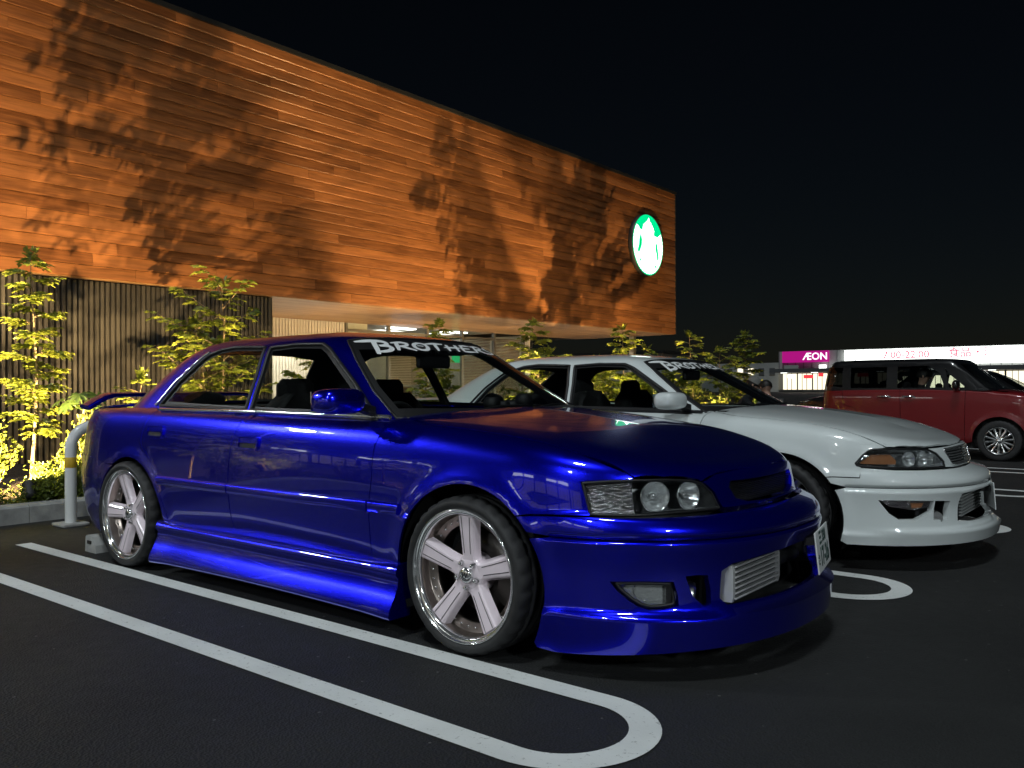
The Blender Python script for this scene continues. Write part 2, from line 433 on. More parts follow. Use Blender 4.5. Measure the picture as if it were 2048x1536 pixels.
def paint_line_mat():
    m = bpy.data.materials.new('road_paint'); m.use_nodes = True; nt = m.node_tree; b = nt.nodes['Principled BSDF']; N = nt.nodes.new; L = nt.links.new
    tc = N('ShaderNodeTexCoord'); n = N('ShaderNodeTexNoise'); n.inputs['Scale'].default_value = 45; n.inputs['Detail'].default_value = 6; n.inputs['Roughness'].default_value = .75; L(tc.outputs['Object'], n.inputs['Vector'])
    r = N('ShaderNodeValToRGB'); r.color_ramp.elements[0].position = .30; r.color_ramp.elements[0].color = (.12,.12,.12,1); r.color_ramp.elements[1].position = .41; r.color_ramp.elements[1].color = (.72,.745,.735,1); L(n.outputs['Fac'], r.inputs[0])
    n2 = N('ShaderNodeTexNoise'); n2.inputs['Scale'].default_value = 3; n2.inputs['Detail'].default_value = 5; L(tc.outputs['Object'], n2.inputs['Vector'])
    mr = N('ShaderNodeMapRange'); mr.inputs[1].default_value = .3; mr.inputs[2].default_value = .7; mr.inputs[3].default_value = .86; mr.inputs[4].default_value = 1.05; L(n2.outputs['Fac'], mr.inputs[0])
    mu = N('ShaderNodeMix'); mu.data_type = 'RGBA'; mu.blend_type = 'MULTIPLY'; mu.inputs['Factor'].default_value = 1; L(r.outputs[0], mu.inputs['A']); L(mr.outputs[0], mu.inputs['B']); L(mu.outputs['Result'], b.inputs['Base Color'])
    bp = N('ShaderNodeBump'); bp.inputs['Strength'].default_value = .35; bp.inputs['Distance'].default_value = .003; L(n.outputs['Fac'], bp.inputs['Height']); L(bp.outputs[0], b.inputs['Normal'])
    b.inputs['Roughness'].default_value = .6; return m
def wood_mat(name, c0, c1, axis_scale, rough=.45, coat=0., rnd=.35):
    """timber: grain stretched along the board, every board its own tone"""
    m = bpy.data.materials.new(name); m.use_nodes = True; nt = m.node_tree; b = nt.nodes['Principled BSDF']; N = nt.nodes.new; L = nt.links.new
    tc = N('ShaderNodeTexCoord'); mp = N('ShaderNodeMapping'); mp.inputs['Scale'].default_value = axis_scale; oi = N('ShaderNodeObjectInfo')
    ad = N('ShaderNodeVectorMath'); ad.operation = 'ADD'; sc = N('ShaderNodeMath'); sc.operation = 'MULTIPLY'; sc.inputs[1].default_value = 40; L(oi.outputs['Random'], sc.inputs[0]); L(tc.outputs['Object'], ad.inputs[0]); L(sc.outputs[0], ad.inputs[1]); L(ad.outputs[0], mp.inputs[0])
    n = N('ShaderNodeTexNoise'); n.inputs['Scale'].default_value = 1; n.inputs['Detail'].default_value = 7; n.inputs['Roughness'].default_value = .62; n.inputs['Distortion'].default_value = .4; L(mp.outputs[0], n.inputs['Vector'])
    f = N('ShaderNodeMath'); f.operation = 'MULTIPLY_ADD'; f.inputs[1].default_value = rnd; f.inputs[2].default_value = -rnd/2; L(oi.outputs['Random'], f.inputs[0])
    a = N('ShaderNodeMath'); a.operation = 'ADD'; L(n.outputs['Fac'], a.inputs[0]); L(f.outputs[0], a.inputs[1])
    r = N('ShaderNodeValToRGB'); r.color_ramp.elements[0].position = .28; r.color_ramp.elements[0].color = (*c0, 1); r.color_ramp.elements[1].position = .72; r.color_ramp.elements[1].color = (*c1, 1); L(a.outputs[0], r.inputs[0]); L(r.outputs[0], b.inputs['Base Color'])
    bp = N('ShaderNodeBump'); bp.inputs['Strength'].default_value = .25; bp.inputs['Distance'].default_value = .004; L(n.outputs['Fac'], bp.inputs['Height']); L(bp.outputs[0], b.inputs['Normal'])
    b.inputs['Roughness'].default_value = rough; b.inputs['Coat Weight'].default_value = coat; b.inputs['Coat Roughness'].default_value = .25; return m
def leaf_mat(name, c0, c1, scale=6., trans=.35):
    m = bpy.data.materials.new(name); m.use_nodes = True; nt = m.node_tree; b = nt.nodes['Principled BSDF']; N = nt.nodes.new; L = nt.links.new; out = nt.nodes['Material Output']
    tc = N('ShaderNodeTexCoord'); n = N('ShaderNodeTexNoise'); n.inputs['Scale'].default_value = scale; n.inputs['Detail'].default_value = 4; L(tc.outputs['Object'], n.inputs['Vector'])
    r = N('ShaderNodeValToRGB'); r.color_ramp.elements[0].position = .35; r.color_ramp.elements[0].color = (*c0, 1); r.color_ramp.elements[1].position = .65; r.color_ramp.elements[1].color = (*c1, 1); L(n.outputs['Fac'], r.inputs[0]); L(r.outputs[0], b.inputs['Base Color'])
    b.inputs['Roughness'].default_value = .42; t = N('ShaderNodeBsdfTranslucent'); L(r.outputs[0], t.inputs[0]); mx = N('ShaderNodeMixShader'); mx.inputs[0].default_value = trans; L(b.outputs[0], mx.inputs[1]); L(t.outputs[0], mx.inputs[2]); L(mx.outputs[0], out.inputs[0]); return m
M['asphalt'] = asphalt_mat(); M['line'] = paint_line_mat()
M['conc'] = mat('concrete', (.34,.34,.33), .8, noise=(9,.25,6), bump=(60,.4,.004))
M['clad'] = wood_mat('cedar_cladding', (.14,.052,.018), (.36,.145,.052), (26,1.6,26), .42, .25, .34)
M['soffit'] = wood_mat('soffit_timber', (.22,.11,.045), (.42,.25,.12), (26,1.6,26), .4, .3, .3)
M['slat'] = wood_mat('grey_slat', (.038,.037,.036), (.078,.075,.071), (30,30,1.5), .55, 0, .3)
M['slatback'] = mat('slat_backing', (.012,.011,.010), .9)
M['flash'] = mat('dark_flashing', (.055,.06,.065), .4, .7)
M['frame'] = mat('aluminium_frame', (.20,.20,.19), .4, .6)
M['plaster'] = mat('pale_plaster', (.50,.49,.46), .8, noise=(4,.08))
M['pale_slat'] = mat('pale_metal_slat', (.46,.45,.44), .5, noise=(5,.1))
M['blind'] = mat('timber_blind', (.13,.085,.05), .6, noise=((4,60,60),.3))
M['soil'] = mat('planting_soil', (.035,.026,.018), .95, noise=(30,.5), bump=(25,1.,.03))
M['pipe'] = mat('white_pipe', (.72,.73,.72), .3, 0., coat=.4)
M['yellow'] = mat('yellow_band', (.62,.40,.03), .45)
M['lampbody'] = mat('lamp_body', (.03,.03,.03), .5)
M['warmlens'] = emis('warm_lamp_lens', (1.,.74,.40), 30)
M['trim'] = mat('black_rubber_trim', (.010,.010,.011), .45); M['cafe_glass'] = glass_mat('cafe_glass', (.82,.86,.84))
M['downlens'] = emis('downlight_lens', (1.,.86,.66), 12)
M['store_glow'] = emis('lit_shop_window', (1.,.93,.78), 2.2)
M['cool_panel'] = emis('lit_ceiling_panel', (1.,.97,.90), 9.)

# ================================================================ ground
g = MB(); g.add([(-400,-400,0),(400,-400,0),(400,400,0),(-400,400,0)], [(0,1,2,3)]); tag(g.build('asphalt_ground', M['asphalt']), kind='structure')
def u_marking(yc, x_end, x0, half=.312, w=.102, nose_=1.0, group='parking bay markings'):
    """painted hairpin: two parallel lines joined by a half round"""
    cx = x_end-half*nose_; P = [(x0, yc-half)] ; n = 28; O = []; I = []
    for i in range(n+1):
        a = -math.pi/2+math.pi*i/n; O.append((cx+half*nose_*math.cos(a), yc+half*math.sin(a))); I.append((cx+(half-w)*nose_*math.cos(a)*1.0, yc+(half-w)*math.sin(a)))
    O = [(x0, yc-half)] + O + [(x0, yc+half)]; I = [(x0, yc-half+w)] + I + [(x0, yc+half-w)]
    b = MB(); V = []; F = []
    for (o_, i_) in zip(O, I): V += [(o_[0], o_[1], .004), (i_[0], i_[1], .004)]
    for k in range(len(O)-1): F.append((2*k, 2*k+2, 2*k+3, 2*k+1))
    b.add(V, F); return b
lab = ['white hairpin parking line beside the blue car, on its driver side', 'white hairpin parking line between the blue car and the white car', 'white hairpin parking line beyond the white car', 'white hairpin parking line two bays beyond the white car', 'white hairpin parking line beside the red hatchback', 'white hairpin parking line beyond the red hatchback']
for i, (yc, xe) in enumerate(((-1.19,1.03),(1.28,1.15),(3.74,1.24),(6.2,1.2),(8.7,1.2),(12.2,1.2))):
    tag(u_marking(yc, xe, -4.03).build('parking_line', M['line']), kind='structure')
# ================================================================ kerb, planting bed
KX = -5.0
kerb = tag(MB().build('planter_kerb', M['conc']), 'pale concrete kerb along the front of the planting bed', 'kerb')
for i in range(44):
    y0 = -12.0+i*.605; b = MB(); b.prism([(KX,.0),(KX,.128),(KX-.012,.145),(KX-.14,.148),(KX-.15,.14),(KX-.15,.0)], y0, y0+.600); b.build('kerb_stone', M['conc'], kerb)
def bed_h(x, y): return .10+.05*math.sin(x*1.7+y*.9)+.035*math.sin(y*2.3-x)
P = [[(KX-.148-4.6*i/24, -12+30.5*j/120, .10 if i == 0 else bed_h(KX-.148-4.6*i/24, -12+30.5*j/120)) for j in range(121)] for i in range(25)]
tag(MB().grid(P).build('planting_bed', M['soil']), kind='structure')
# ================================================================ cafe building
WX = -9.55; YE = 19.05; Z0, Z1 = 2.60, 6.72
cafe = empty('cafe_building', 'cafe building clad in long warm cedar boards over a slatted wall and lit entrance', 'building', (WX, 8, 0))
def put(b, name, m, parent=cafe):
    o = b.build(name, m, parent); o.matrix_parent_inverse = Matrix.Translation((-WX, -8, 0)) if parent is cafe else Matrix.Identity(4); return o
nb = 24; bh = (Z1-Z0)/nb; rb = random.Random(3)
for k in range(nb):
    y = -3.0; first = True; z = Z0+k*bh
    while y < YE-.03:
        ln = rb.choice((1.9,2.4,3.0,3.6,4.0))*(rb.uniform(.3,1) if first else 1); first = False; y1 = min(y+ln, YE-.012)
        if YE-.012-y1 < .5: y1 = YE-.012
        b = MB(); j = rb.uniform(-.0015,.0015)
        prof = [(-.02,.007),(.008+j,.006),(.019+j,.016),(.004+j,bh-.001),(-.02,bh-.001)]
        b.prism(prof, 0, y1-y-.004, axis='y'); me = b.mesh('cladding_board', M['clad'])
        o = link('cladding_board', me, cafe, (0, y-8, z)); y = y1
b = MB(); b.box((WX-.06,(YE-3)/2,(Z0+Z1)/2), (.08,YE+3-.02,Z1-Z0-.02)); put(b, 'wall_core', M['slatback'])
b = MB(); b.box((WX-.02,(YE-3)/2+.01,Z1+.035), (.12,YE+3.06,.075)); b.box((WX-8,YE-.0,Z1+.034), (16,.12,.075))
put(b, 'parapet_flashing', M['flash'])
b = MB(); b.box((WX-8.1,-2.94,Z1/2), (16,.10,Z1)); put(b, 'end_wall', M['flash'])
b = MB(); b.box((WX-8.1,YE-.06,(Z0+Z1)/2), (16,.10,Z1-Z0)); put(b, 'side_wall', M['flash'])
b = MB(); b.box((WX-8,(YE-3)/2,Z1-.02), (15.8,YE+2.8,.05)); put(b, 'flat_roof', M['flash'])
MB().box((0,0,0), (.03,.03,Z1-Z0)).build('corner_trim', M['flash'], cafe, loc=(.008, YE-8-.001, (Z0+Z1)/2))
# slatted wall below the boards
SX = WX-.22; SY1 = 5.19
sme = MB().box((0,0,1.30), (.055,.047,2.60-.004), bev=.003).mesh('wall_slat', M['slat'])
yy = -2.95
while yy < SY1-.02:
    link('wall_slat', sme, cafe, (SX-WX, yy-8, -.01)); yy += .0755
b = MB(); b.box((SX-.13,(SY1-3)/2,1.3), (.03,SY1+3,2.59)); put(b, 'slat_wall_backing', M['slatback'])
b = MB(); b.box((SX-1.7,SY1-.02,1.3), (3.4,.04,2.59)); put(b, 'return_wall', M['flash'])
# soffit: lip over the slats, then the deep entrance ceiling
BX = -13.1
n_pl = 30; pw = (WX-.02-BX)/n_pl
for i in range(n_pl):
    x = BX+i*pw; y = SY1-.02
    if x > SX-.03: y = -3.0
    j = 0
    while y < YE-.02:
        ln = 4.2 if not (j == 0 and i % 2) else 2.6; y1 = min(y+ln, YE-.012)
        if YE-y1 < .6: y1 = YE-.012
        me = MB().box((0,(y1-y-.004)/2,0), (pw-.004,y1-y-.004,.018)).mesh('soffit_plank', M['soffit']); link('soffit_plank', me, cafe, (x+pw/2-WX, y-8, Z0+.0095-.008)); y = y1; j += 1
b = MB(); b.box(((BX+WX)/2,(SY1+YE)/2,Z0+.05), (WX-BX-.1,YE-SY1-.05,.05)); put(b, 'soffit_core', M['slatback'])
# back wall: pale ribs, then glazing with blinds and the lit room
for i in range(36):
    me = MB().box((0,0,1.3), (.03,.062,2.59)).mesh('pale_rib', M['pale_slat']) if i == 0 else me
    link('pale_rib', me, cafe, (BX+.02-WX, 6.72+i*.079-8, 0))
b = MB(); b.box((BX-.02,7.8,1.3), (.03,4.9,2.58)); put(b, 'back_wall', M['plaster'])
gy0, gy1 = 9.58, 16.3
for k, yv in enumerate(np.linspace(gy0, gy1, 6)):
    b = MB(); b.box((BX,yv,1.3), (.09,.07,2.6)); put(b, 'mullion', M['frame'])
    if k < 5:
        y2 = gy0+(gy1-gy0)*(k+1)/5
        b = MB(); b.box((BX,(yv+y2)/2,2.42), (.07,(gy1-gy0)/5-.07,.06)); put(b, 'transom', M['frame'])
        b = MB(); b.box((BX,(yv+y2)/2,.06), (.07,(gy1-gy0)/5-.07,.12)); put(b, 'bottom_rail', M['frame'])
        b = MB(); b.add([(BX+.01,yv+.035,.12),(BX+.01,y2-.035,.12),(BX+.01,y2-.035,2.58),(BX+.01,yv+.035,2.58)], [(0,1,2,3)]); put(b, 'glass_pane', M['cafe_glass'])
        if k in (1, 3, 4):
            for q in range(40 if k > 2 else 30): 
                b = MB(); b.box((BX-.10,(yv+y2)/2,2.38-q*.042), (.022,(gy1-gy0)/5-.12,.020)); put(b, 'blind_slat', M['blind'])
b = MB(); b.box((BX-5,13.0,1.3), (.1,9,2.6)); b.box((BX-2.5,9.3,1.3), (5,.1,2.6)); b.box((BX-2.5,16.6,1.3), (5,.1,2.6)); put(b, 'room_wall', M['plaster'])
b = MB(); b.box((BX-2.5,13,2.75), (5,7.4,.05)); put(b, 'room_ceiling', M['plaster'])
for i in range(6):
    b = MB(); b.box((BX-1.2-1.6*(i % 2),10.4+i*1.05,2.66), (.25,.9,.03)); put(b, 'ceiling_panel', M['cool_panel'])
b = MB(); b.box((BX-3.4,12.5,.55), (.7,4.5,1.1), bev=.02); put(b, 'service_counter', M['blind'])
b = MB(); b.box((BX-1.6,15.2,2.05), (.03,.5,.5)); put(b, 'green_board', emis('green_board', (.05,.6,.2), 1.2))
b = MB(); b.box((BX-1.4,12.9,2.1), (.03,1.2,.32)); put(b, 'menu_board', emis('menu_board', (.8,.9,1.), 2.5))
# column at the open end and the dark metal wall behind
b = MB(); b.box((-10.86,18.80,1.3), (.16,.16,2.6), bev=.01); put(b, 'column', M['frame'])
for i in range(6):
    yv = 7.6+i*2.05; xv = -11.45 if i else -12.2
    b = MB(); b.lathe([(.105,-.010),(.118,-.006),(.118,.02)], 20, axis='z', c=(xv,yv,Z0)); o = put(b, 'downlight', M['frame'])
    b = MB(); b.lathe([(.001,-.004),(.104,-.004)], 20, axis='z', c=(xv,yv,Z0)); put(b, 'downlight_lens', M['downlens'])
    ld = bpy.data.lights.new('downlight', 'SPOT'); ld.energy = 520; ld.spot_size = R(140); ld.spot_blend = .6; ld.color = (1.,.84,.62); ld.shadow_soft_size = .06
    lo = bpy.data.objects.new('downlight_lamp', ld); COL.objects.link(lo); lo.location = (xv, yv, Z0-.03)
# paving of the entrance
M['paving'] = mat('pale_paving', (.42,.40,.36), .7, noise=(6,.1))
b = MB(); b.add([(BX,SY1,.02),(-9.75,SY1,.02),(-9.75,YE+3,.02),(BX,YE+3,.02)], [(0,1,2,3)]); tag(b.build('entrance_paving', M['paving']), kind='structure')
# ================================================================ round illuminated sign
sg = empty('round_sign', 'round green and white illuminated sign on the cedar wall near its corner', 'sign', (WX+.10, 17.21, 4.98))
Rs = .848
b = MB(); b.lathe([(Rs-.012,.0),(Rs,.006),(Rs,.05),(Rs,-.09)][0:1]+[(Rs-.012,.05),(Rs,.044),(Rs,-.09),(.01,-.09)], 72, axis='x'); b.build('sign_case', M['lampbody'], sg)
G_ = emis('sign_green', (.0,.55,.19), 1.6); W_ = emis('sign_white', (.92,1.,.97), 3.2)
b = MB(); b.lathe([(.002,.049),(Rs-.014,.049)], 72, axis='x'); b.build('green_face', G_, sg)
crown = [(-.74,.62),(-.66,.60),(-.60,.57),(-.57,.50),(-.50,.48),(-.44,.50),(-.45,.56),(-.41,.62),(-.40,.69),(-.32,.67),(-.28,.74),(-.21,.73),(-.155,.81),(-.07,.80),(-.02,.88),(.05,.95),(.10,.87),(.15,.79),(.24,.79),(.25,.70),(.34,.72),(.35,.64),(.44,.65),(.43,.57),(.50,.55),(.47,.48),(.45,.40),(.55,.37),(.64,.36),(.72,.42),(.81,.46)]
bx_ = [((y_*.80 if abs(y_) < .56 else y_), z_-.03) for (y_, z_) in crown]
cir = []
for i in range(61):
    a = R(29-(i*(29+360-140-0)/60)); rr = .965-(.02 if i % 2 else 0); cir.append((rr*math.cos(a), rr*math.sin(a)))
outer_w = bx_ + cir
gaps0 = [[(-.49,.30),(-.42,.10),(-.44,-.05),(-.52,-.18),(-.60,-.28),(-.67,-.20),(-.60,-.05),(-.58,.10)],[(.52,.12),(.60,.02),(.64,-.14),(.68,-.30),(.66,-.42),(.58,-.38),(.56,-.25),(.50,-.12),(.49,.02)],
        [(-.44,-.46),(-.47,-.58),(-.56,-.56),(-.52,-.50)],[(.46,-.60),(.56,-.70),(.50,-.74),(.44,-.68)]]
gaps = [[(sum(q[0] for q in l)/len(l)*(-.25)+q[0]*1.25, sum(q[1] for q in l)/len(l)*(-.25)+q[1]*1.25) for q in l] for l in gaps0]
pts = []; ed = []
for l in [outer_w]+gaps:
    k0 = len(pts); pts += l; ed += [(k0+i, k0+(i+1) % len(l)) for i in range(len(l))]
r_ = delaunay_2d_cdt([Vector(p) for p in pts], ed, [], 0, 1e-6)
cc = np.array([[(r_[0][f[0]][k]+r_[0][f[1]][k]+r_[0][f[2]][k])/3 for k in (0,1)] for f in r_[2]]); kp = inpoly(cc, outer_w)
for l in gaps: kp &= ~inpoly(cc, l)
b = MB(); b.add([(.053, v[0]*Rs*.985, v[1]*Rs*.985) for v in r_[0]], [list(f) for f, k in zip(r_[2], kp) if k]); b.build('white_figure', W_, sg)
# ================================================================ hoop guards, wheel stops, planter lamps
def hoop(yc, label, w=.72):
    h = empty('hoop_guard', label, 'barrier', (-4.60, yc, 0), group='hoop guards behind the bays')
    path = []
    for i in range(13): a = math.pi*i/12; path.append((0, -w/2+.16-.16*math.cos(a/2) if False else 0, 0)) if False else None
    pts_ = [(0,-w/2,.0),(0,-w/2,.56)]
    pts_ += [(0,-w/2+.18*(1-math.cos(R(t))),.60+.18*math.sin(R(t))) for t in range(0,91,10)] + [(0,w/2-.18*(1-math.cos(R(t))),.60+.18*math.sin(R(t))) for t in range(90,-1,-10)] + [(0,w/2,.56),(0,w/2,0)]
    MB().tube(pts_, .043, 16).build('hoop_pipe', M['pipe'], h)
    for s in (-1, 1):
        MB().lathe([(.0435,.455),(.0445,.457),(.0445,.535),(.0435,.537)], 16, axis='z', c=(0,s*w/2,0)).build('reflective_band', M['yellow'], h)
        MB().box((0,s*w/2,.012), (.22,.20,.024), bev=.006).build('base_plate', M['conc'], h)
hoop(0.0, 'white hoop guard with yellow bands behind the blue car'); hoop(2.5, 'white hoop guard with yellow bands behind the white car')
def wheel_stop(x, yc, label):
    s = empty('wheel_stop', label, 'wheel stop', (x, yc, 0), group='wheel stops')
    MB().prism([(-.075,0),(.075,0),(.068,.05),(.03,.105),(-.045,.11),(-.066,.10)], -.28, .28).build('stop_block', M['conc'], s)
    MB().box((-.069,0,.07), (.006,.3,.03)).build('reflector', M['yellow'], s)
    for y in (-.283,.283): MB().box((-.01,y,.066), (.05,.006,.022)).build('end_slot', M['trim'], s)
for x, y, l in ((-3.36,-.50,'low concrete wheel stop behind the blue car on its driver side'),(-3.36,.52,'low concrete wheel stop behind the blue car on its passenger side'),(-3.2,2.0,'low concrete wheel stop behind the white car on its driver side'),(-3.2,3.02,'low concrete wheel stop behind the white car on its passenger side')): wheel_stop(x, y, l)
def planter_lamp(loc, aim, power, label, size=128, blend=.3, col=(1.,.66,.28), rad=.012):
    L_ = empty('garden_spotlight', label, 'spotlight', loc, group='garden spotlights in the planting bed')
    d = (Vector(aim)-Vector(loc)).normalized(); q = d.to_track_quat('Z', 'Y'); 
    b = MB(); b.lathe([(.001,-.07),(.036,-.068),(.045,-.05),(.05,.05),(.056,.055),(.056,.07),(.050,.072),(.046,.06)], 20, axis='z'); h = b.build('lamp_head', M['lampbody'], L_, loc=(0,0,.20)); h.rotation_mode = 'QUATERNION'; h.rotation_quaternion = q
    b = MB(); b.lathe([(.001,.058),(.046,.058)], 20, axis='z'); b.build('lamp_lens', M['warmlens'], h)
    MB().tube([(0,0,-.12),(0,0,.19)], .014, 8).build('lamp_stake', M['lampbody'], L_)
    ld = bpy.data.lights.new('spot', 'SPOT'); ld.energy = power; ld.spot_size = R(size); ld.spot_blend = blend; ld.color = col; ld.shadow_soft_size = rad
    lo = bpy.data.objects.new('garden_spotlight_lamp', ld); COL.objects.link(lo); lo.location = Vector(loc)+Vector((0,0,.20))+d*.085; lo.rotation_mode = 'QUATERNION'; lo.rotation_quaternion = (-d).to_track_quat('Z', 'Y')
SPOTS = [((-5.26,-.40,.03),(-6.6,.0,1.6),300,'garden spotlight glowing at the foot of the tall tiered tree by the hoop guard',172,.35),
         ((-5.24,-.86,.16),(-8.2,1.5,2.7),2500,'garden spotlight at the near end of the bed',118,.3),
         ((-6.5,1.55,.08),(-8.4,2.5,3.0),1050,'garden spotlight at the foot of the leafy ash behind the blue car',112,.3),
         ((-5.6,2.4,.14),(-6.9,2.7,1.8),180,'garden spotlight in the bed between the ash and the lit entrance',160,.4),
         ((-6.5,6.2,.08),(-8.4,6.9,3.0),170,'garden spotlight at the foot of the slender tree',104,.3),
         ((-6.5,8.7,.08),(-8.4,9.8,3.0),1800,'garden spotlight at the foot of the tiered tree by the glazing',108,.3),
         ((-6.5,12.3,.08),(-8.4,13.4,3.0),1900,'garden spotlight at the foot of the tree before the column',108,.3),
         ((-5.3,7.4,.16),(-6.8,8.4,1.9),220,'garden spotlight in the bed before the glazing',160,.4),
         ((-5.3,10.0,.16),(-6.8,10.8,1.9),380,'garden spotlight in the bed behind the white car',160,.4),
         ((-5.3,12.6,.16),(-6.8,13.6,1.9),420,'garden spotlight below the sparse tiered tree',160,.4),
         ((-5.2,14.7,.16),(-6.2,15.4,1.9),420,'garden spotlight at the foot of the last trees in the bed',160,.4),
         ((-5.3,-3.6,.12),(-6.2,-3.8,1.2),500,'garden spotlight further along the bed, past the hoop guards',168,.3),
         ((-5.3,-6.6,.12),(-6.2,-6.8,1.2),500,'garden spotlight near the far start of the bed',168,.3)]
for s in SPOTS: planter_lamp(*s)
# ================================================================ plants
M['leaf1'] = leaf_mat('ash_leaf', (.12,.165,.02), (.28,.32,.05)); M['leaf2'] = leaf_mat('box_leaf', (.075,.11,.016), (.17,.20,.035), 9); M['leaf3'] = leaf_mat('fatsia_leaf', (.035,.075,.018), (.07,.12,.03), 4, .2)
M['bark'] = mat('pale_bark', (.22,.17,.11), .8, noise=((8,8,30),.35), bump=((20,20,60),.5,.005))
def leaflet(V, F, p, d, up, ln, wd):
    s = d.cross(up)
    if s.length < 1e-4: s = d.orthogonal()
    s.normalize(); n = s.cross(d).normalized(); k = len(V)
    V += [p, p+d*ln*.35+s*wd+n*wd*.25, p+d*ln*.75+s*wd*.75+n*wd*.2, p+d*ln-n*wd*.2, p+d*ln*.75-s*wd*.75+n*wd*.2, p+d*ln*.35-s*wd+n*wd*.25]
    F += [(k,k+1,k+2,k+3),(k,k+3,k+4,k+5)]
def pinnate(V, F, p, d, rng, ln=.16, pairs=4, leaf=.055, wd=.012):
    """one compound leaf: leaflets in pairs along a drooping rib"""
    up = Vector((0,0,1)); q = Vector(p); dd = Vector(d).normalized()
    for i in range(pairs):
        q = q+dd*ln/pairs; dd = (dd+Vector((0,0,-.10))).normalized(); s = dd.cross(up)
        if s.length < 1e-3: s = Vector((1,0,0))
        s.normalize()
        for sg in (-1, 1):
            l = (dd*.55+s*sg+Vector((0,0,rng.uniform(-.25,.2)))).normalized(); leaflet(V, F, q, l, Vector((rng.uniform(-.9,.9)+.35, rng.uniform(-.9,.9)-.25, .9)), leaf*rng.uniform(.8,1.15), wd*rng.uniform(.9,1.3))
    leaflet(V, F, q, dd, up, leaf*1.1, wd)
def ash_tree(x, y, h, label, seed, spread=.42, leaves=230, tiered=True, stems=1, z0=.08, leaf=.058, bare=.25):
    rng = random.Random(seed); t = empty('young_tree', label, 'tree', (x, y, z0), group='young trees in the planting bed')
    tb = MB(); V = []; F = []
    for s in range(stems):
        ang = rng.uniform(0, 6.28); lean = (.03 if stems == 1 else .16); pts = []; rs = []
        off = Vector((rng.uniform(-.05,.05), rng.uniform(-.05,.05), -.06)) if stems > 1 else Vector((0,0,-.06))
        hh = h*(1 if s == 0 else rng.uniform(.72,.95))
        for i in range(9):
            u = i/8; pts.append(off+Vector((math.cos(ang)*lean*u*hh+.02*math.sin(u*7+seed), math.sin(ang)*lean*u*hh+.02*math.cos(u*6+seed*2), u*hh))); rs.append(.020*(1-u*.85)*(1 if stems == 1 else .75))
        tb.tube(pts, rs, 7)
        def along(u): i = min(int(u*8), 7); return pts[i].lerp(pts[i+1], u*8-i)
        nbr = int((24 if tiered else 20)*(hh/2.2)**.8/ (1 if stems == 1 else 1.4)); az = rng.uniform(0,6.28)
        for k in range(nbr):
            u = bare+(1-bare)*(k+.5)/nbr; base = along(min(u, .99)); az += 2.4+rng.uniform(-.5,.5)
            prof = (1-(u-bare)/(1-bare))**.7*.85+.18 if tiered else (.55+.6*math.sin(math.pi*min(1,(u-bare)/(1-bare)*.9+.1)))
            L_ = spread*prof*rng.uniform(.75,1.2)*h/2.2; d = Vector((math.cos(az), math.sin(az), (.28 if tiered else .55)+rng.uniform(-.1,.2))).normalized()
            bp = [base]; q = base.copy(); dd = d.copy()
            for i in range(4): q = q+dd*L_/4; dd = (dd+Vector((0,0,-.09 if tiered else -.03))+Vector((rng.uniform(-.1,.1),rng.uniform(-.1,.1),0))).normalized(); bp.append(q.copy())
            tb.tube(bp, [.006*(1-.8*i/4)+.0012 for i in range(5)], 5, cap=False)
            nl = max(3, int(leaves/nbr/stems*(L_/spread)**.6))
            for i in range(nl):
                f = (i+.6)/nl; j = min(int(f*4), 3); p = bp[j].lerp(bp[j+1], f*4-j); a2 = rng.uniform(-1.3,1.3); rd = Matrix.Rotation(a2, 3, 'Z') @ d
                pinnate(V, F, p, Vector((rd.x, rd.y, rng.uniform(-.15,.35))), rng, .13*rng.uniform(.8,1.2), rng.choice((3,4,4,5)), leaf, leaf*.24)
        for i in range(5): pinnate(V, F, along(.97), Vector((rng.uniform(-.5,.5),rng.uniform(-.5,.5),1)), rng, .12, 4, leaf, leaf*.22)
    tb.build('trunk', M['bark'], t); b = MB(); b.add(V, F); b.build('crown', M['leaf1'], t, fix=False); return t
def bush(x, y, r, h, label, seed, n=900, leaf=.032, upright=False, m='leaf2', group='low shrubs in the planting bed'):
    rng = random.Random(seed); t = empty('shrub', label, 'shrub', (x, y, bed_h(x, y)-.02), group=group); V = []; F = []; tb = MB()
    ns = 14
    for s in range(ns):
        a = 2.4*s; rr = r*math.sqrt((s+.5)/ns); top = Vector((math.cos(a)*rr, math.sin(a)*rr, h*(1-.45*(rr/r)**2)*rng.uniform(.8,1.1))); b0 = Vector((math.cos(a)*rr*.3, math.sin(a)*rr*.3, -.04)); mid = b0.lerp(top, .5)+Vector((0,0,.04))
        tb.tube([b0, mid, top], [.006,.004,.0015], 5, cap=False)
        for i in range(n//ns):
            f = rng.uniform(.25,1.0); p = (b0.lerp(mid, f*2) if f < .5 else mid.lerp(top, f*2-1)) + Vector((rng.gauss(0,.035),rng.gauss(0,.035),rng.gauss(0,.02)))*(1 if not upright else .6)
            d = Vector((rng.uniform(-1,1),rng.uniform(-1,1),rng.uniform(.1,1.1 if not upright else 2.))).normalized(); leaflet(V, F, p, d, Vector((rng.uniform(-.5,.5),rng.uniform(-.5,.5),1)), leaf*rng.uniform(.7,1.3), leaf*.34)
    tb.build('stems', M['bark'], t); b = MB(); b.add(V, F); b.build('foliage', M[m], t, fix=False); return t
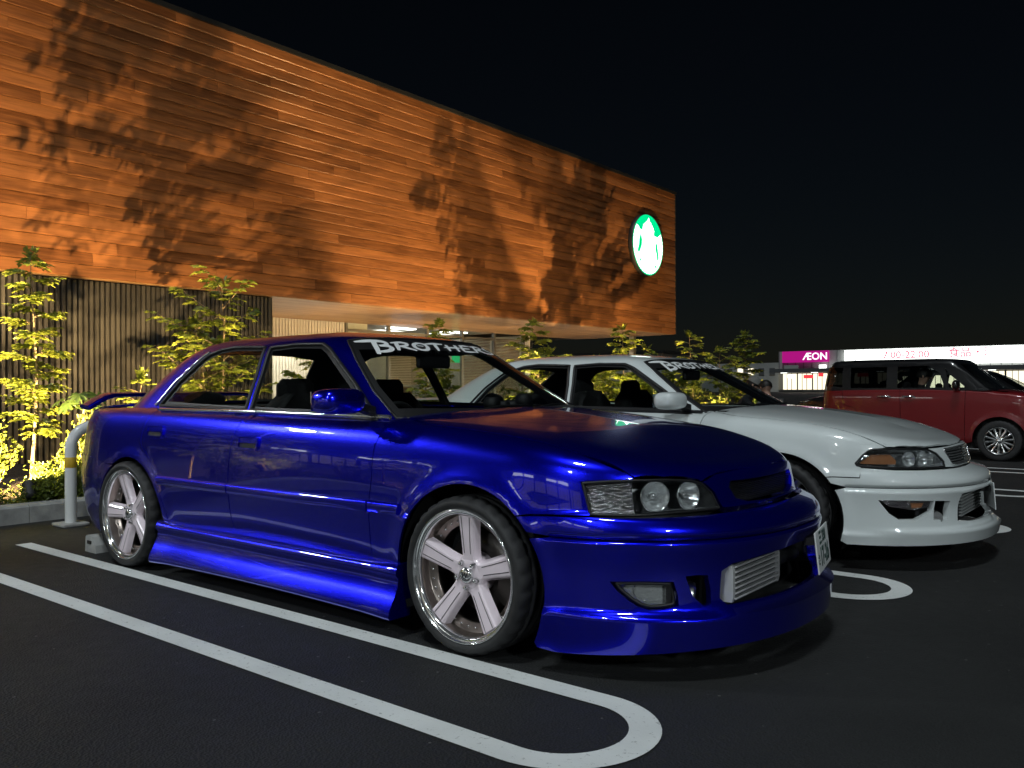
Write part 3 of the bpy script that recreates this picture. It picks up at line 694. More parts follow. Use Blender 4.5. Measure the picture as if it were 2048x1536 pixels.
def fatsia(x, y, h, label, seed, n=9, r=.17):
    rng = random.Random(seed); t = empty('fatsia', label, 'plant', (x, y, bed_h(x, y)-.02), group='large-leaved plants in the planting bed')
    MB().tube([(0,0,-.04),(.02,.01,h*.5),(.01,.03,h*.82)], [.022,.018,.012], 8).build('stem', M['bark'], t)
    for i in range(n):
        a = 2.4*i+rng.uniform(-.3,.3); e = rng.uniform(-.1,.8); d = Vector((math.cos(a), math.sin(a), e)).normalized(); c = Vector((.01,.03,h*.8))+d*rng.uniform(.16,.28); b = MB(); b.tube([(.01,.03,h*.78), c], [.006,.004], 5, cap=False)
        nrm = Vector((math.cos(a)*.7+rng.uniform(-.3,.3), math.sin(a)*.7+rng.uniform(-.3,.3), 1)).normalized(); e1 = Vector((math.cos(a), math.sin(a), 0)); e1 = (e1-nrm*e1.dot(nrm)).normalized(); e2 = nrm.cross(e1); V = [c]; F = []; lob = 8; m = 48
        for k in range(m):
            th = -2.6+5.2*k/(m-1); lobe = abs(math.cos(th*lob/5.2*math.pi/1.0*.98)); rr = r*(.42+.58*lobe**.7)*(1-.25*abs(th)/2.6)*rng.uniform(.97,1.03); p = c+e1*math.cos(th)*rr+e2*math.sin(th)*rr-nrm*.25*rr*rr/r; V.append(p)
        for k in range(m-1): F.append((0,k+1,k+2))
        b.add(V, F, True); b.build('leaf', M['leaf3'], t, fix=False)
ash_tree(-6.25,.03,2.33,'tall tiered young tree at the corner of the bed, its foot lit by a spotlight',11,.27,380,True,1,leaf=.06)
ash_tree(-7.5,2.72,2.36,'spreading leafy ash behind the rear window of the blue car',23,.60,480,False,3,bare=.2,leaf=.085)
ash_tree(-7.0,1.45,1.16,'small thin sapling in front of the slatted wall',31,.34,70,False,1,bare=.4,leaf=.07)
ash_tree(-7.5,4.6,1.55,'bushy young ash seen through the windows of the blue car',37,.7,420,False,2,bare=.15,leaf=.085)
ash_tree(-6.2,5.45,1.36,'thin young ash in front of the pale ribbed wall',41,.42,180,False,2,bare=.25,leaf=.07)
ash_tree(-7.6,9.5,2.26,'tall tiered young tree in front of the lit glazing',43,.66,420,True,1,leaf=.085)
ash_tree(-7.0,9.3,1.70,'slim young tree beside the tiered tree at the glazing',47,.5,200,False,2,bare=.3,leaf=.075)
ash_tree(-7.6,12.98,2.36,'tall tiered young tree standing before the column',53,.62,420,True,1,leaf=.09)
ash_tree(-6.6,12.1,1.84,'short sprig of a tree just beyond the column',59,.34,120,True,1,leaf=.08)
ash_tree(-6.0,13.1,2.14,'sparse tiered young tree beyond the end of the building',61,.55,190,True,1,leaf=.08)
ash_tree(-5.9,14.1,1.82,'thin leaning young tree between the last two tiered trees',67,.50,130,False,1,bare=.4,leaf=.08)
ash_tree(-5.9,15.55,2.26,'dense tiered young tree at the far end of the bed',71,.50,480,True,1,leaf=.085)
ash_tree(-5.95,9.1,1.5,'bushy young ash glowing behind the white car',73,.62,420,False,3,bare=.12,leaf=.085)
ash_tree(-5.95,11.0,1.5,'bushy young ash glowing beyond the windscreen of the white car',79,.62,420,False,3,bare=.12,leaf=.085)
ash_tree(-5.95,12.2,1.45,'bushy young ash between the windscreen of the white car and the sparse tree',81,.60,380,False,3,bare=.12,leaf=.085)
ash_tree(-5.9,-1.35,1.9,'leafy young tree at the very edge of the view',83,.44,260,True,1,leaf=.07)
ash_tree(-7.6,6.9,2.1,'slender young tree whose shadow falls on the middle of the cedar wall',87,.55,220,True,1,leaf=.085)
ash_tree(-6.2,-3.2,2.2,'tall tiered tree further along the bed, past the hoop guards',91,.5,420,True,1,leaf=.08)
ash_tree(-6.4,-4.4,1.9,'bushy ash further along the bed, past the hoop guards',93,.6,420,False,3,bare=.15,leaf=.085)
ash_tree(-6.1,-6.3,2.2,'tall tiered tree near the far start of the bed',95,.5,420,True,1,leaf=.08)
ash_tree(-6.3,-7.6,1.8,'bushy ash near the far start of the bed',97,.6,380,False,3,bare=.15,leaf=.085)
fatsia(-5.9,.30,.98,'large-leaved fatsia beside the tall tiered tree',5,8,.12)
fatsia(-6.0,.75,.55,'low fatsia with broad leaves behind the hoop guard',6,7,.13)
BU = [(-5.30,-.30,.13,.30,'small bright shrub growing over the garden spotlight by the hoop guard'),(-5.55,.22,.26,.85,'fine-leaved shrub rising behind the hoop guard'),(-6.35,-1.0,.24,.75,'fine-leaved shrub left of the tall tiered tree'),(-5.45,.0,.16,.36,'small shrub beside the garden spotlight'),(-5.75,-1.0,.28,.95,'upright shrub at the near end of the bed'),(-5.5,.55,.25,.70,'rounded shrub behind the rear corner of the blue car'),
      (-5.62,-.02,.26,.42,'spreading shrub just behind the garden spotlight by the hoop guard'),(-5.6,-1.3,.3,.8,'dense shrub beyond the near end of the bed'),(-5.42,.85,.28,.62,'low dense shrub between the two fatsias and the kerb'),(-6.2,-.45,.34,.7,'broad shrub behind the tall tiered tree'),(-6.1,.9,.3,.62,'broad shrub behind the low fatsia'),
      (-5.5,2.6,.3,.8,'rounded shrub behind the boot of the blue car'),(-5.5,4.4,.3,.9,'rounded shrub in front of the pale ribs'),(-5.5,6.2,.3,1.0,'rounded shrub in front of the glazing'),(-5.4,9.4,.34,1.1,'rounded shrub seen through the side window of the white car'),(-5.4,10.4,.34,1.0,'broad shrub seen through the side window of the white car'),(-5.4,11.9,.34,1.1,'rounded shrub seen through the windscreen of the white car'),(-5.4,13.2,.34,1.0,'rounded shrub below the sparse tiered tree'),(-5.4,14.6,.3,.9,'rounded shrub below the dense tiered tree')]
BU += [(-5.5,-3.2,.36,.9,'rounded shrub further along the bed, next to the hoop guards'),(-5.6,-4.2,.36,.8,'broad shrub further along the bed'),(-5.5,-5.2,.36,.9,'tall shrub further along the bed'),(-5.5,-6.4,.36,.9,'rounded shrub near the far start of the bed'),(-5.6,-7.4,.36,.8,'broad shrub near the far start of the bed')]
for i, (x, y, r_, h_, l_) in enumerate(BU): bush(x, y, r_, h_, l_, 100+i, 1100, .045, upright=i in (1, 2, 4))
V = []; F = []; rng = random.Random(9)
for i in range(21000):
    y = rng.uniform(-9,16); x = KX-.17-abs(rng.gauss(0,.35)); p = Vector((x, y, bed_h(x, y)+rng.uniform(0,.13))); leaflet(V, F, p, Vector((rng.uniform(-1,1),rng.uniform(-1,1),rng.uniform(.1,.9))).normalized(), Vector((0,0,1)), rng.uniform(.025,.05), .012)
b = MB(); b.add(V, F); tag(b.build('ground_cover', M['leaf2'], fix=False), 'low yellow-green ground cover along the kerb', 'ground cover', kind='stuff')
# ================================================================ sedan body: one lofted shell for the lower body, one for the cabin
KN = (-2.73, -1.4, -.5, .3)
def row(W, xf, xr, nf, nr, z, **k): return dict(W=W, xf=xf, xr=xr, nf=nf, nr=nr, z=z, **k)
def sedan_rows(nose=0.0, dz=0.0, lip=0.0):
    rows = [
    row((.80,.79,.85), 1.10, -3.80, 2.3, 2.7, [.17,.15,.25,.25,.085,.14]),
    row((.83,.825,.865), 1.115, -3.85, 2.3, 2.7, [.25,.25,.32,.32,.22,.245]),
    row((.832,.83,.866), 1.117, -3.855, 2.3, 2.7, [.26,.26,.33,.33,.232,.254]),
    row((.84,.85,.855), 1.063, -3.88, 2.3, 2.7, [.32,.31,.38,.38,.26,.268]),
    row((.85,.862,.856), 1.045, -3.90, 2.3, 2.7, [.42,.40,.45,.45,.40,.39]),
    row((.855,.868,.862), 1.065, -3.92, 2.3, 2.7, [.50,.48,.51,.51,.49,.495]),
    row((.855,.869,.863), 1.066, -3.92, 2.3, 2.7, [.527,.505,.532,.527,.508,.508]),
    row((.855,.869,.862), 1.064, -3.92, 2.3, 2.7, [.530,.508,.535,.530,.5125,.5125]),
    row((.855,.869,.853), 1.052, -3.92, 2.3, 2.7, [.534,.512,.540,.534,.5165,.5165]),
    row((.855,.869,.860), 1.060, -3.92, 2.3, 2.7, [.538,.516,.545,.538,.5205,.5205]),
    row((.854,.870,.862), 1.055, -3.92, 2.3, 2.7, [.57,.55,.57,.565,.545,.55]),
    row((.852,.870,.861), 1.015, -3.91, 2.3, 2.7, [.62,.60,.62,.61,.585,.588]),
    row((.850,.870,.858), .935, -3.87, 2.3, 2.7, [.68,.65,.68,.665,.62,.604]),
    row((.843,.866,.855), .918, -3.86, 2.3, 2.7, [.76,.74,.76,.735,.69,.66]),
    row((.825,.851,.845), .895, -3.84, 2.3, 2.7, [.86,.85,.85,.82,.775,.733]),
    row((.785,.815,.81), .85, -3.82, 2.3, 2.7, [.93,.935,.92,.90,.835,.76]),
    row((.70,.74,.72), .77, -3.77, 2.3, 2.7, [.955,.965,.95,.935,.866,.782]),
    row((.40,.45,.42), .68, -3.66, 2.3, 2.7, [.965,.985,.97,.965,.890,.810]),
    row((.02,.02,.02), .58, -3.5, 2.3, 2.7, [.968,.99,.975,.975,.902,.835])]
    rows[0]['z'][4] += lip; rows[0]['z'][5] += lip*.4
    for r in rows:
        r['xf'] -= nose; r['z'] = [z+dz*min(1, max(0, (z-.1)/.3)) for z in r['z']]
    return rows
def cabin_rows(dz=0.0, dtop=0.0):
    Z = (.88, 1.03, 1.16, 1.28, 1.335, 1.365, 1.385, 1.392)
    W = (.80, .727, .660, .592, .530, .430, .250, .02)
    XF = (-.21, -.47, -.70, -.91, -1.03, -1.2, -1.4, -1.6); AF = (-.56, -.78, -.97, -1.15, -1.25, -1.35, -1.5, -1.65)
    XR = (-3.38, -3.16, -2.94, -2.68, -2.52, -2.34, -2.1, -1.85); AR = (-2.72, -2.62, -2.5, -2.38, -2.28, -2.15, -1.95, -1.75)
    return [row((W[i]*.97, W[i], W[i]*.985), XF[i], XR[i], 2.3, 2.6, [Z[i]+dz+dtop*min(1, i/3)]*3, af=AF[i], ar=AR[i]) for i in range(8)]
# ================================================================ shared car materials
M['blue'] = mat('blue_pearl_paint', (.004,.006,.70), .26, .94, coat=1., coat_rough=.012)
M['blue'].node_tree.nodes['Principled BSDF'].inputs['Coat IOR'].default_value = 1.65
M['white'] = mat('white_paint', (.62,.665,.665), .35, 0., coat=1., coat_rough=.02)
M['red'] = mat('red_paint', (.17,.006,.009), .35, .1, coat=1., coat_rough=.02)
M['blackpaint'] = mat('black_paint', (.006,.006,.007), .3, 0., coat=1.)
M['dark'] = mat('dark_cloth', (.012,.012,.013), .85, noise=(40,.3))
M['trim'] = mat('black_rubber_trim', (.010,.010,.011), .45)
M['plastic'] = mat('matt_black_plastic', (.008,.008,.009), .6)
M['tyre'] = mat('tyre_rubber', (.018,.018,.019), .62, noise=(25,.25))
M['chrome'] = mat('polished_metal', (.86,.87,.88), .12, .92)
M['alu'] = mat('brushed_aluminium', (.55,.56,.56), .3, 1., noise=((3,60,60),.2))
M['spoke'] = mat('pale_painted_alloy', (.82,.71,.77), .34, .05, coat=.6, coat_rough=.08)
M['steel'] = mat('brake_steel', (.10,.09,.085), .45, .8)
M['cooler'] = mat('cooler_fin_alloy', (.62,.63,.63), .35, .35)
M['bronze'] = mat('bronze_barrel', (.32,.27,.24), .28, .9)
M['glass'] = glass_mat('car_glass', (.84,.88,.86))
M['tint'] = glass_mat('tinted_glass', (.07,.075,.075))
M['lens'] = glass_mat('clear_lens', (.93,.95,.95))
M['amber'] = mat('amber_lens', (.30,.13,.06), .15, 0., coat=1.)
M['redlens'] = mat('red_lens', (.30,.01,.01), .12, 0., coat=1.)
M['refl'] = mat('lamp_reflector', (.85,.87,.88), .14, .75, bump=(60,.6,.005))
M['prism'] = mat('prismatic_lens', (.20,.19,.20), .10, .9, bump=((50,50,140),.8,.008))
M['hous'] = mat('lamp_housing', (.05,.052,.055), .25, .6)
M['hous2'] = mat('bright_lamp_housing', (.30,.31,.32), .22, .7)
M['vinyl'] = mat('white_vinyl', (.80,.82,.82), .5)
M['plate'] = mat('plate_white', (.72,.74,.74), .4)
M['ink'] = mat('plate_ink', (.02,.06,.05), .5)
M['mirror'] = mat('mirror_glass', (.5,.55,.58), .02, 1.)

def outline_tube(surf, chart, pts, r, n=6, off=0., closed=True, step=.03):
    P = resample(pts, step, closed); out = []
    for a, b in P:
        p, nn = chart.cast(surf, a, b); out.append(p+nn*off)
    if closed: out.append(out[0])
    return MB().tube(out, r, n, cap=not closed)
def mirrored(me, name=None):
    m2 = me.copy(); m2.transform(Matrix.Diagonal((1, -1, 1, 1))); m2.flip_normals(); return m2
def both(name, parent, me, label=None):
    a = link(name, me, parent); b = link(name, mirrored(me), parent); return a, b
def text_mesh(s, size=1., shear=0., offset=0., bold=0.):
    cu = bpy.data.curves.new('t', 'FONT'); cu.body = s; cu.size = size; cu.shear = shear; cu.align_x = 'CENTER'; cu.align_y = 'CENTER'; cu.offset = offset
    cu.resolution_u = 3
    o = bpy.data.objects.new('t', cu); COL.objects.link(o); dg = bpy.context.evaluated_depsgraph_get(); dg.update()
    me = bpy.data.meshes.new_from_object(o.evaluated_get(dg)); bpy.data.objects.remove(o); bpy.data.curves.remove(cu); return me
def text_obj(name, s, size, mtl, parent, loc, right, up, thick=.002, shear=0., offset=0.):
    me = text_mesh(s, size, shear, offset); r = Vector(right).normalized(); u = Vector(up).normalized(); n = r.cross(u)
    Mx = Matrix((r, u, n)).transposed().to_4x4(); Mx.translation = Vector(loc)
    me.transform(Mx)
    bm = bmesh.new(); bm.from_mesh(me)
    if thick:
        ret = bmesh.ops.extrude_face_region(bm, geom=bm.faces[:]); bmesh.ops.translate(bm, vec=n*thick, verts=[g for g in ret['geom'] if isinstance(g, bmesh.types.BMVert)])
    bm.to_mesh(me); bm.free(); me.materials.clear(); me.materials.append(mtl); return link(name, me, parent)

STROKES = {'B': [[(-.55,.95,.10),(.1,1.02,.22),(.75,.98,.24),(.98,.80,.22),(.85,.58,.2),(.45,.50,.16)],[(.45,.52,.16),(.95,.45,.22),(1.0,.22,.22),(.7,-.02,.2),(.05,-.12,.14)],[(.38,1.0,.22),(.22,.45,.22),(.02,-.35,.16)]],
 'R': [[(.25,.95,.2),(.15,.5,.22),(.0,-.05,.14)],[(-.1,.92,.12),(.55,1.0,.2),(.9,.85,.2),(.75,.6,.2),(.2,.48,.12)],[(.3,.5,.16),(.7,.25,.22),(1.15,-.08,.12)]],
 'O': [[(.5,.98,.2),(.12,.75,.22),(.05,.3,.22),(.35,.02,.2),(.75,.1,.22),(.95,.5,.22),(.85,.85,.2),(.45,.98,.14)],[(.3,.62,.1),(.7,.55,.1)]],
 'T': [[(-.25,.88,.12),(.4,.98,.24),(1.15,.96,.12)],[(.5,.95,.22),(.42,.45,.22),(.3,-.05,.12)]],
 'H': [[(.2,.92,.18),(.1,.4,.22),(0,-.02,.12)],[(.95,.95,.2),(.85,.45,.22),(.75,-.05,.12)],[(-.2,.5,.1),(.5,.52,.2),(1.2,.55,.1)]],
 'E': [[(.25,.92,.18),(.12,.45,.22),(.05,.05,.18)],[(.1,.95,.14),(.6,.98,.2),(1.1,.95,.1)],[(.1,.52,.14),(.5,.52,.18),(.85,.52,.1)],[(.0,.04,.16),(.5,.02,.22),(1.15,.06,.1)]],
 'S': [[(1.05,.9,.1),(.6,1.0,.2),(.2,.8,.22),(.4,.55,.2),(.8,.4,.22),(.75,.1,.2),(.2,-.02,.18),(-.25,.02,.08)]]}
def brush_text(s_):
    '''hand-brushed capitals: tapering strokes, unit box 0..1 by 0..1'''
    b = MB(); n = len(s_); x = .05; cw = .95/n
    for i, ch in enumerate(s_):
        k = 1.3 if i == 0 else 1.08-.02*i
        for st in STROKES[ch]:
            P_ = spl([(q[0], q[1]) for q in st], .12); W_ = np.interp(np.linspace(0,1,len(P_)), np.linspace(0,1,len(st)), [q[2] for q in st]); L_ = []
            for a in range(len(P_)):
                t = np.array(P_[min(a+1,len(P_)-1)])-np.array(P_[max(a-1,0)]); t = t/max(np.linalg.norm(t),1e-6); nn = np.array([-t[1],t[0]]); c_ = np.array(P_[a])
                r_ = []
                for sg in (-1,1):
                    q = c_+nn*sg*W_[a]*.62; r_.append((x+(q[0]+.22*q[1])*cw*.80, q[1]*k-(k-1)*.3, 0))
                L_.append(r_)
            b.grid(L_, False)
        x += cw*(1.05 if i == 0 else .98)
    me = b.mesh('lettering', M['vinyl'], fix=False); return me
# ---------------------------------------------------------------- wheels (axis along y, outer face towards -y)
def tyre_mesh(rt=.318, rr=.262, w=.225, n=120):
    h = w/2; prof = [(rr-.006,-h*.80),(rr+.004,-h*.94),(rr+.02,-h*1.01),((rr+rt)/2+.006,-h*1.03),(rt-.016,-h*.97),(rt-.005,-h*.88)]
    tread = [(rt-.001,-h*.70),(rt,-h*.42),(rt-.008,-h*.40),(rt-.008,-h*.34),(rt,-h*.32),(rt+.001,-.015),(rt-.007,-.012),(rt-.007,.012),(rt+.001,.015),(rt,h*.32),(rt-.008,h*.34),(rt-.008,h*.40),(rt,h*.42),(rt-.001,h*.70)]
    full = prof + tread + [(r_, -y_) for r_, y_ in prof[::-1]]
    V = []; F = []; m = len(full)
    for i, (r_, y_) in enumerate(full):
        for j in range(n):
            rad = r_
            if 5 <= i <= 7 or m-8 <= i <= m-6:
                if j % 4 == 0: rad -= .009
            a = 2*math.pi*(j + (i-m/2)*.12*(1 if i < m/2 else -1))/n
            V.append((rad*math.cos(a), y_, rad*math.sin(a)))
    for i in range(m-1):
        for j in range(n): F.append((i*n+j, i*n+(j+1) % n, (i+1)*n+(j+1) % n, (i+1)*n+j))
    b = MB(); b.add(V, F, True); me = b.mesh('tyre', M['tyre'])
    return me
def five_spoke_meshes():
    D = {}
    D['tyre'] = tyre_mesh()
    b = MB(); b.lathe([(.258,-.100),(.262,-.108),(.2665,-.112),(.268,-.108),(.268,-.100),(.262,-.092)], 96); b.lathe([(.258,-.100),(.252,-.0985),(.247,-.096),(.2445,-.090),(.244,-.080)], 96)
    D['lip'] = b.mesh('rim_lip', M['chrome'])
    b = MB(); b.lathe([(.2445,-.081),(.241,-.07),(.238,-.045),(.236,-.040),(.200,-.034),(.199,-.02),(.232,.0),(.236,.05),(.242,.10)], 96)
    D['barrel'] = b.mesh('rim_barrel', M['bronze'])
    D['rivet'] = MB().lathe([(.0005,-.008),(.004,-.007),(.0055,-.004),(.0055,0)], 8).mesh('rivet', M['chrome'])
    # one spoke along +z, mesh shared by all five
    b = MB(); P = []
    for t, hw, yf in ((.030,.034,-.062),(.055,.036,-.064),(.075,.031,-.066),(.10,.030,-.070),(.15,.033,-.077),(.20,.037,-.083),(.238,.040,-.088),(.243,.040,-.080)):
        ch = .007
        P.append([(-hw-.012, yf+.034, t),(-hw-.004, yf+.012, t),(-hw, yf+.004, t),(-hw+ch, yf, t),(-hw*.42, yf-.0005, t),(hw*.42, yf-.0005, t),(hw-ch, yf, t),(hw, yf+.004, t),(hw+.004, yf+.012, t),(hw+.012, yf+.034, t)])
    b.grid(P, smooth=False); b.add(P[-1], [list(range(10))]); D['spoke'] = b.mesh('spoke', M['spoke'])
    b = MB()
    for sg in (-1, 1):
        Q = []
        for t, hw, yf in ((.085,.030,-.0675),(.10,.030,-.070),(.15,.033,-.077),(.20,.037,-.083),(.236,.040,-.0877)):
            xx = sg*hw*.55; Q.append([(xx-.0016, yf-.0016, t),(xx+.0016, yf-.0016, t)])
        b.grid(Q, False)
    D['line'] = b.mesh('groove_line', M['trim'])
    b = MB(); b.lathe([(.0005,-.066),(.055,-.066),(.070,-.062),(.078,-.045),(.08,-.01),(.08,.03)], 40); D['hub'] = b.mesh('hub', M['spoke'])
    b = MB(); b.lathe([(.0005,-.088),(.020,-.087),(.030,-.083),(.033,-.077),(.033,-.06)], 32); D['cap'] = b.mesh('centre_cap', M['chrome'])
    b = MB(); b.lathe([(.0005,-.085),(.006,-.084),(.009,-.080),(.009,-.06)], 6, smooth=False); b.lathe([(.012,-.069),(.013,-.066),(.013,-.06)], 12); D['nut'] = b.mesh('lug_nut', M['chrome'])
    b = MB(); b.lathe([(.06,-.012),(.165,-.012),(.165,.012),(.06,.012)], 60, closed=True)
    D['disc'] = b.mesh('brake_disc', M['steel'])
    b = MB(); P = []
    for i in range(9):
        a = R(-35+i*8.75); P.append([(.185*math.sin(a), -.035, .185*math.cos(a)),(.115*math.sin(a), -.035, .115*math.cos(a)),(.115*math.sin(a), .035, .115*math.cos(a)),(.185*math.sin(a), .035, .185*math.cos(a))])
    b.grid(P, False, closev=True); b.add(P[0], [[0,1,2,3]]); b.add(P[-1], [[3,2,1,0]]); D['caliper'] = b.mesh('brake_caliper', M['steel'])
    return D
def put_wheel(D, parent, loc, flip, phase, cap_text=None, steer=0., caliper_at=100):
    w = link('wheel', D['barrel'], parent, loc); w.rotation_euler = (0, 0, (math.pi if flip else 0)+steer)
    link('tyre', D['tyre'], w); link('rim_lip', D['lip'], w)
    for i in range(5):
        s = link('spoke', D['spoke'], w); s.rotation_euler = (0, R(phase+72*i), 0)
        l = link('groove_line', D['line'], w); l.rotation_euler = (0, R(phase+72*i), 0)
        a = R(phase+36+72*i); nt = link('lug_nut', D['nut'], w, (.052*math.sin(a), 0, .052*math.cos(a)))
    for i in range(35):
        a = 2*math.pi*i/35; link('rivet', D['rivet'], w, (.218*math.sin(a), -.037, .218*math.cos(a)))
    link('hub', D['hub'], w); link('centre_cap', D['cap'], w); link('brake_disc', D['disc'], w, (0, .03, 0))
    c = link('brake_caliper', D['caliper'], w, (0, .03, 0)); c.rotation_euler = (0, R(caliper_at), 0)
    if cap_text and not flip: text_obj('cap_mark', cap_text, .032, M['trim'], w, (0, -.0885, 0), (1,0,0), (0,0,1), .001, shear=.2)
    return w
def multi_spoke_meshes(rt=.312, rr=.235, n=10, w=.215):
    D = {'tyre': tyre_mesh(rt, rr-.004, w)}; k = rr/.24
    b = MB(); b.lathe([(rr-.012,-.085),(rr-.004,-.095),(rr,-.097),(rr+.002,-.092),(rr+.001,-.08)], 72); D['lip'] = b.mesh('rim_lip', M['alu'])
    b = MB(); b.lathe([(rr-.012,-.086),(rr-.02,-.05),(rr-.03,0),(rr-.02,.09)], 72); D['barrel'] = b.mesh('rim_barrel', M['steel'])
    b = MB(); P = []
    for t, hw, yf in ((.03,.016,-.075),(.09*k,.012,-.078),(.17*k,.013,-.075),(rr-.008,.018,-.078)):
        P.append([(-hw-.004, yf+.03, t),(-hw, yf+.003, t),(0, yf-.002, t),(hw, yf+.003, t),(hw+.004, yf+.03, t)])
    b.grid(P, False); D['spoke'] = b.mesh('spoke', M['alu'])
    b = MB(); b.lathe([(.0005,-.084),(.028,-.083),(.034,-.076),(.05,-.074),(.058,-.06),(.058,0)], 28); D['hub'] = b.mesh('hub', M['alu'])
    b = MB(); b.lathe([(.05,-.012),(rr*.72,-.012),(rr*.72,.012),(.05,.012)], 40, closed=True); D['disc'] = b.mesh('brake_disc', M['steel'])
    D['n'] = n; return D
def put_wheel2(D, parent, loc, flip, phase=0., steer=0.):
    w = link('wheel', D['barrel'], parent, loc); w.rotation_euler = (0, 0, (math.pi if flip else 0)+steer)
    link('tyre', D['tyre'], w); link('rim_lip', D['lip'], w); link('hub', D['hub'], w); link('brake_disc', D['disc'], w, (0,.02,0))
    for i in range(D['n']):
        s = link('spoke', D['spoke'], w); s.rotation_euler = (0, R(phase+360*i/D['n']), 0)
    return w

# ---------------------------------------------------------------- seats and cabin fittings
def seat(parent, x, y, mtl, bucket=False):
    b = MB(); P = []
    for t in range(9):
        u = t/8; z = .42+.62*u; xx = x-.22-.20*u - .04*math.sin(u*3); hw = (.25-.03*u) if not bucket else (.26-.05*u+.05*math.sin(u*math.pi))
        if u > .8: hw *= (1-.55*((u-.8)/.2)**2)
        P.append([(xx-.05, y-hw*.95, z),(xx+.05, y-hw, z),(xx+.10, y-hw*.85, z),(xx+.04, y-hw*.5, z),(xx+.03, y, z),(xx+.04, y+hw*.5, z),(xx+.10, y+hw*.85, z),(xx+.05, y+hw, z),(xx-.05, y+hw*.95, z),(xx-.07, y, z)])
    b.grid(P, True, closev=True); b.add(P[-1], [list(range(10))])
    s = b.build('seat', mtl, parent)
    b = MB(); b.box((x+.02, y, .38), (.52,.50,.16), bev=.04); b.build('seat_cushion', mtl, s)
    b = MB(); b.box((x-.44, y, 1.06), (.085,.25,.13), bev=.035)
    for d in (-.05,.05): b.tube([(x-.44,y+d,.96),(x-.44,y+d,1.05)], .007, 6)
    b.build('headrest', mtl, s); return s

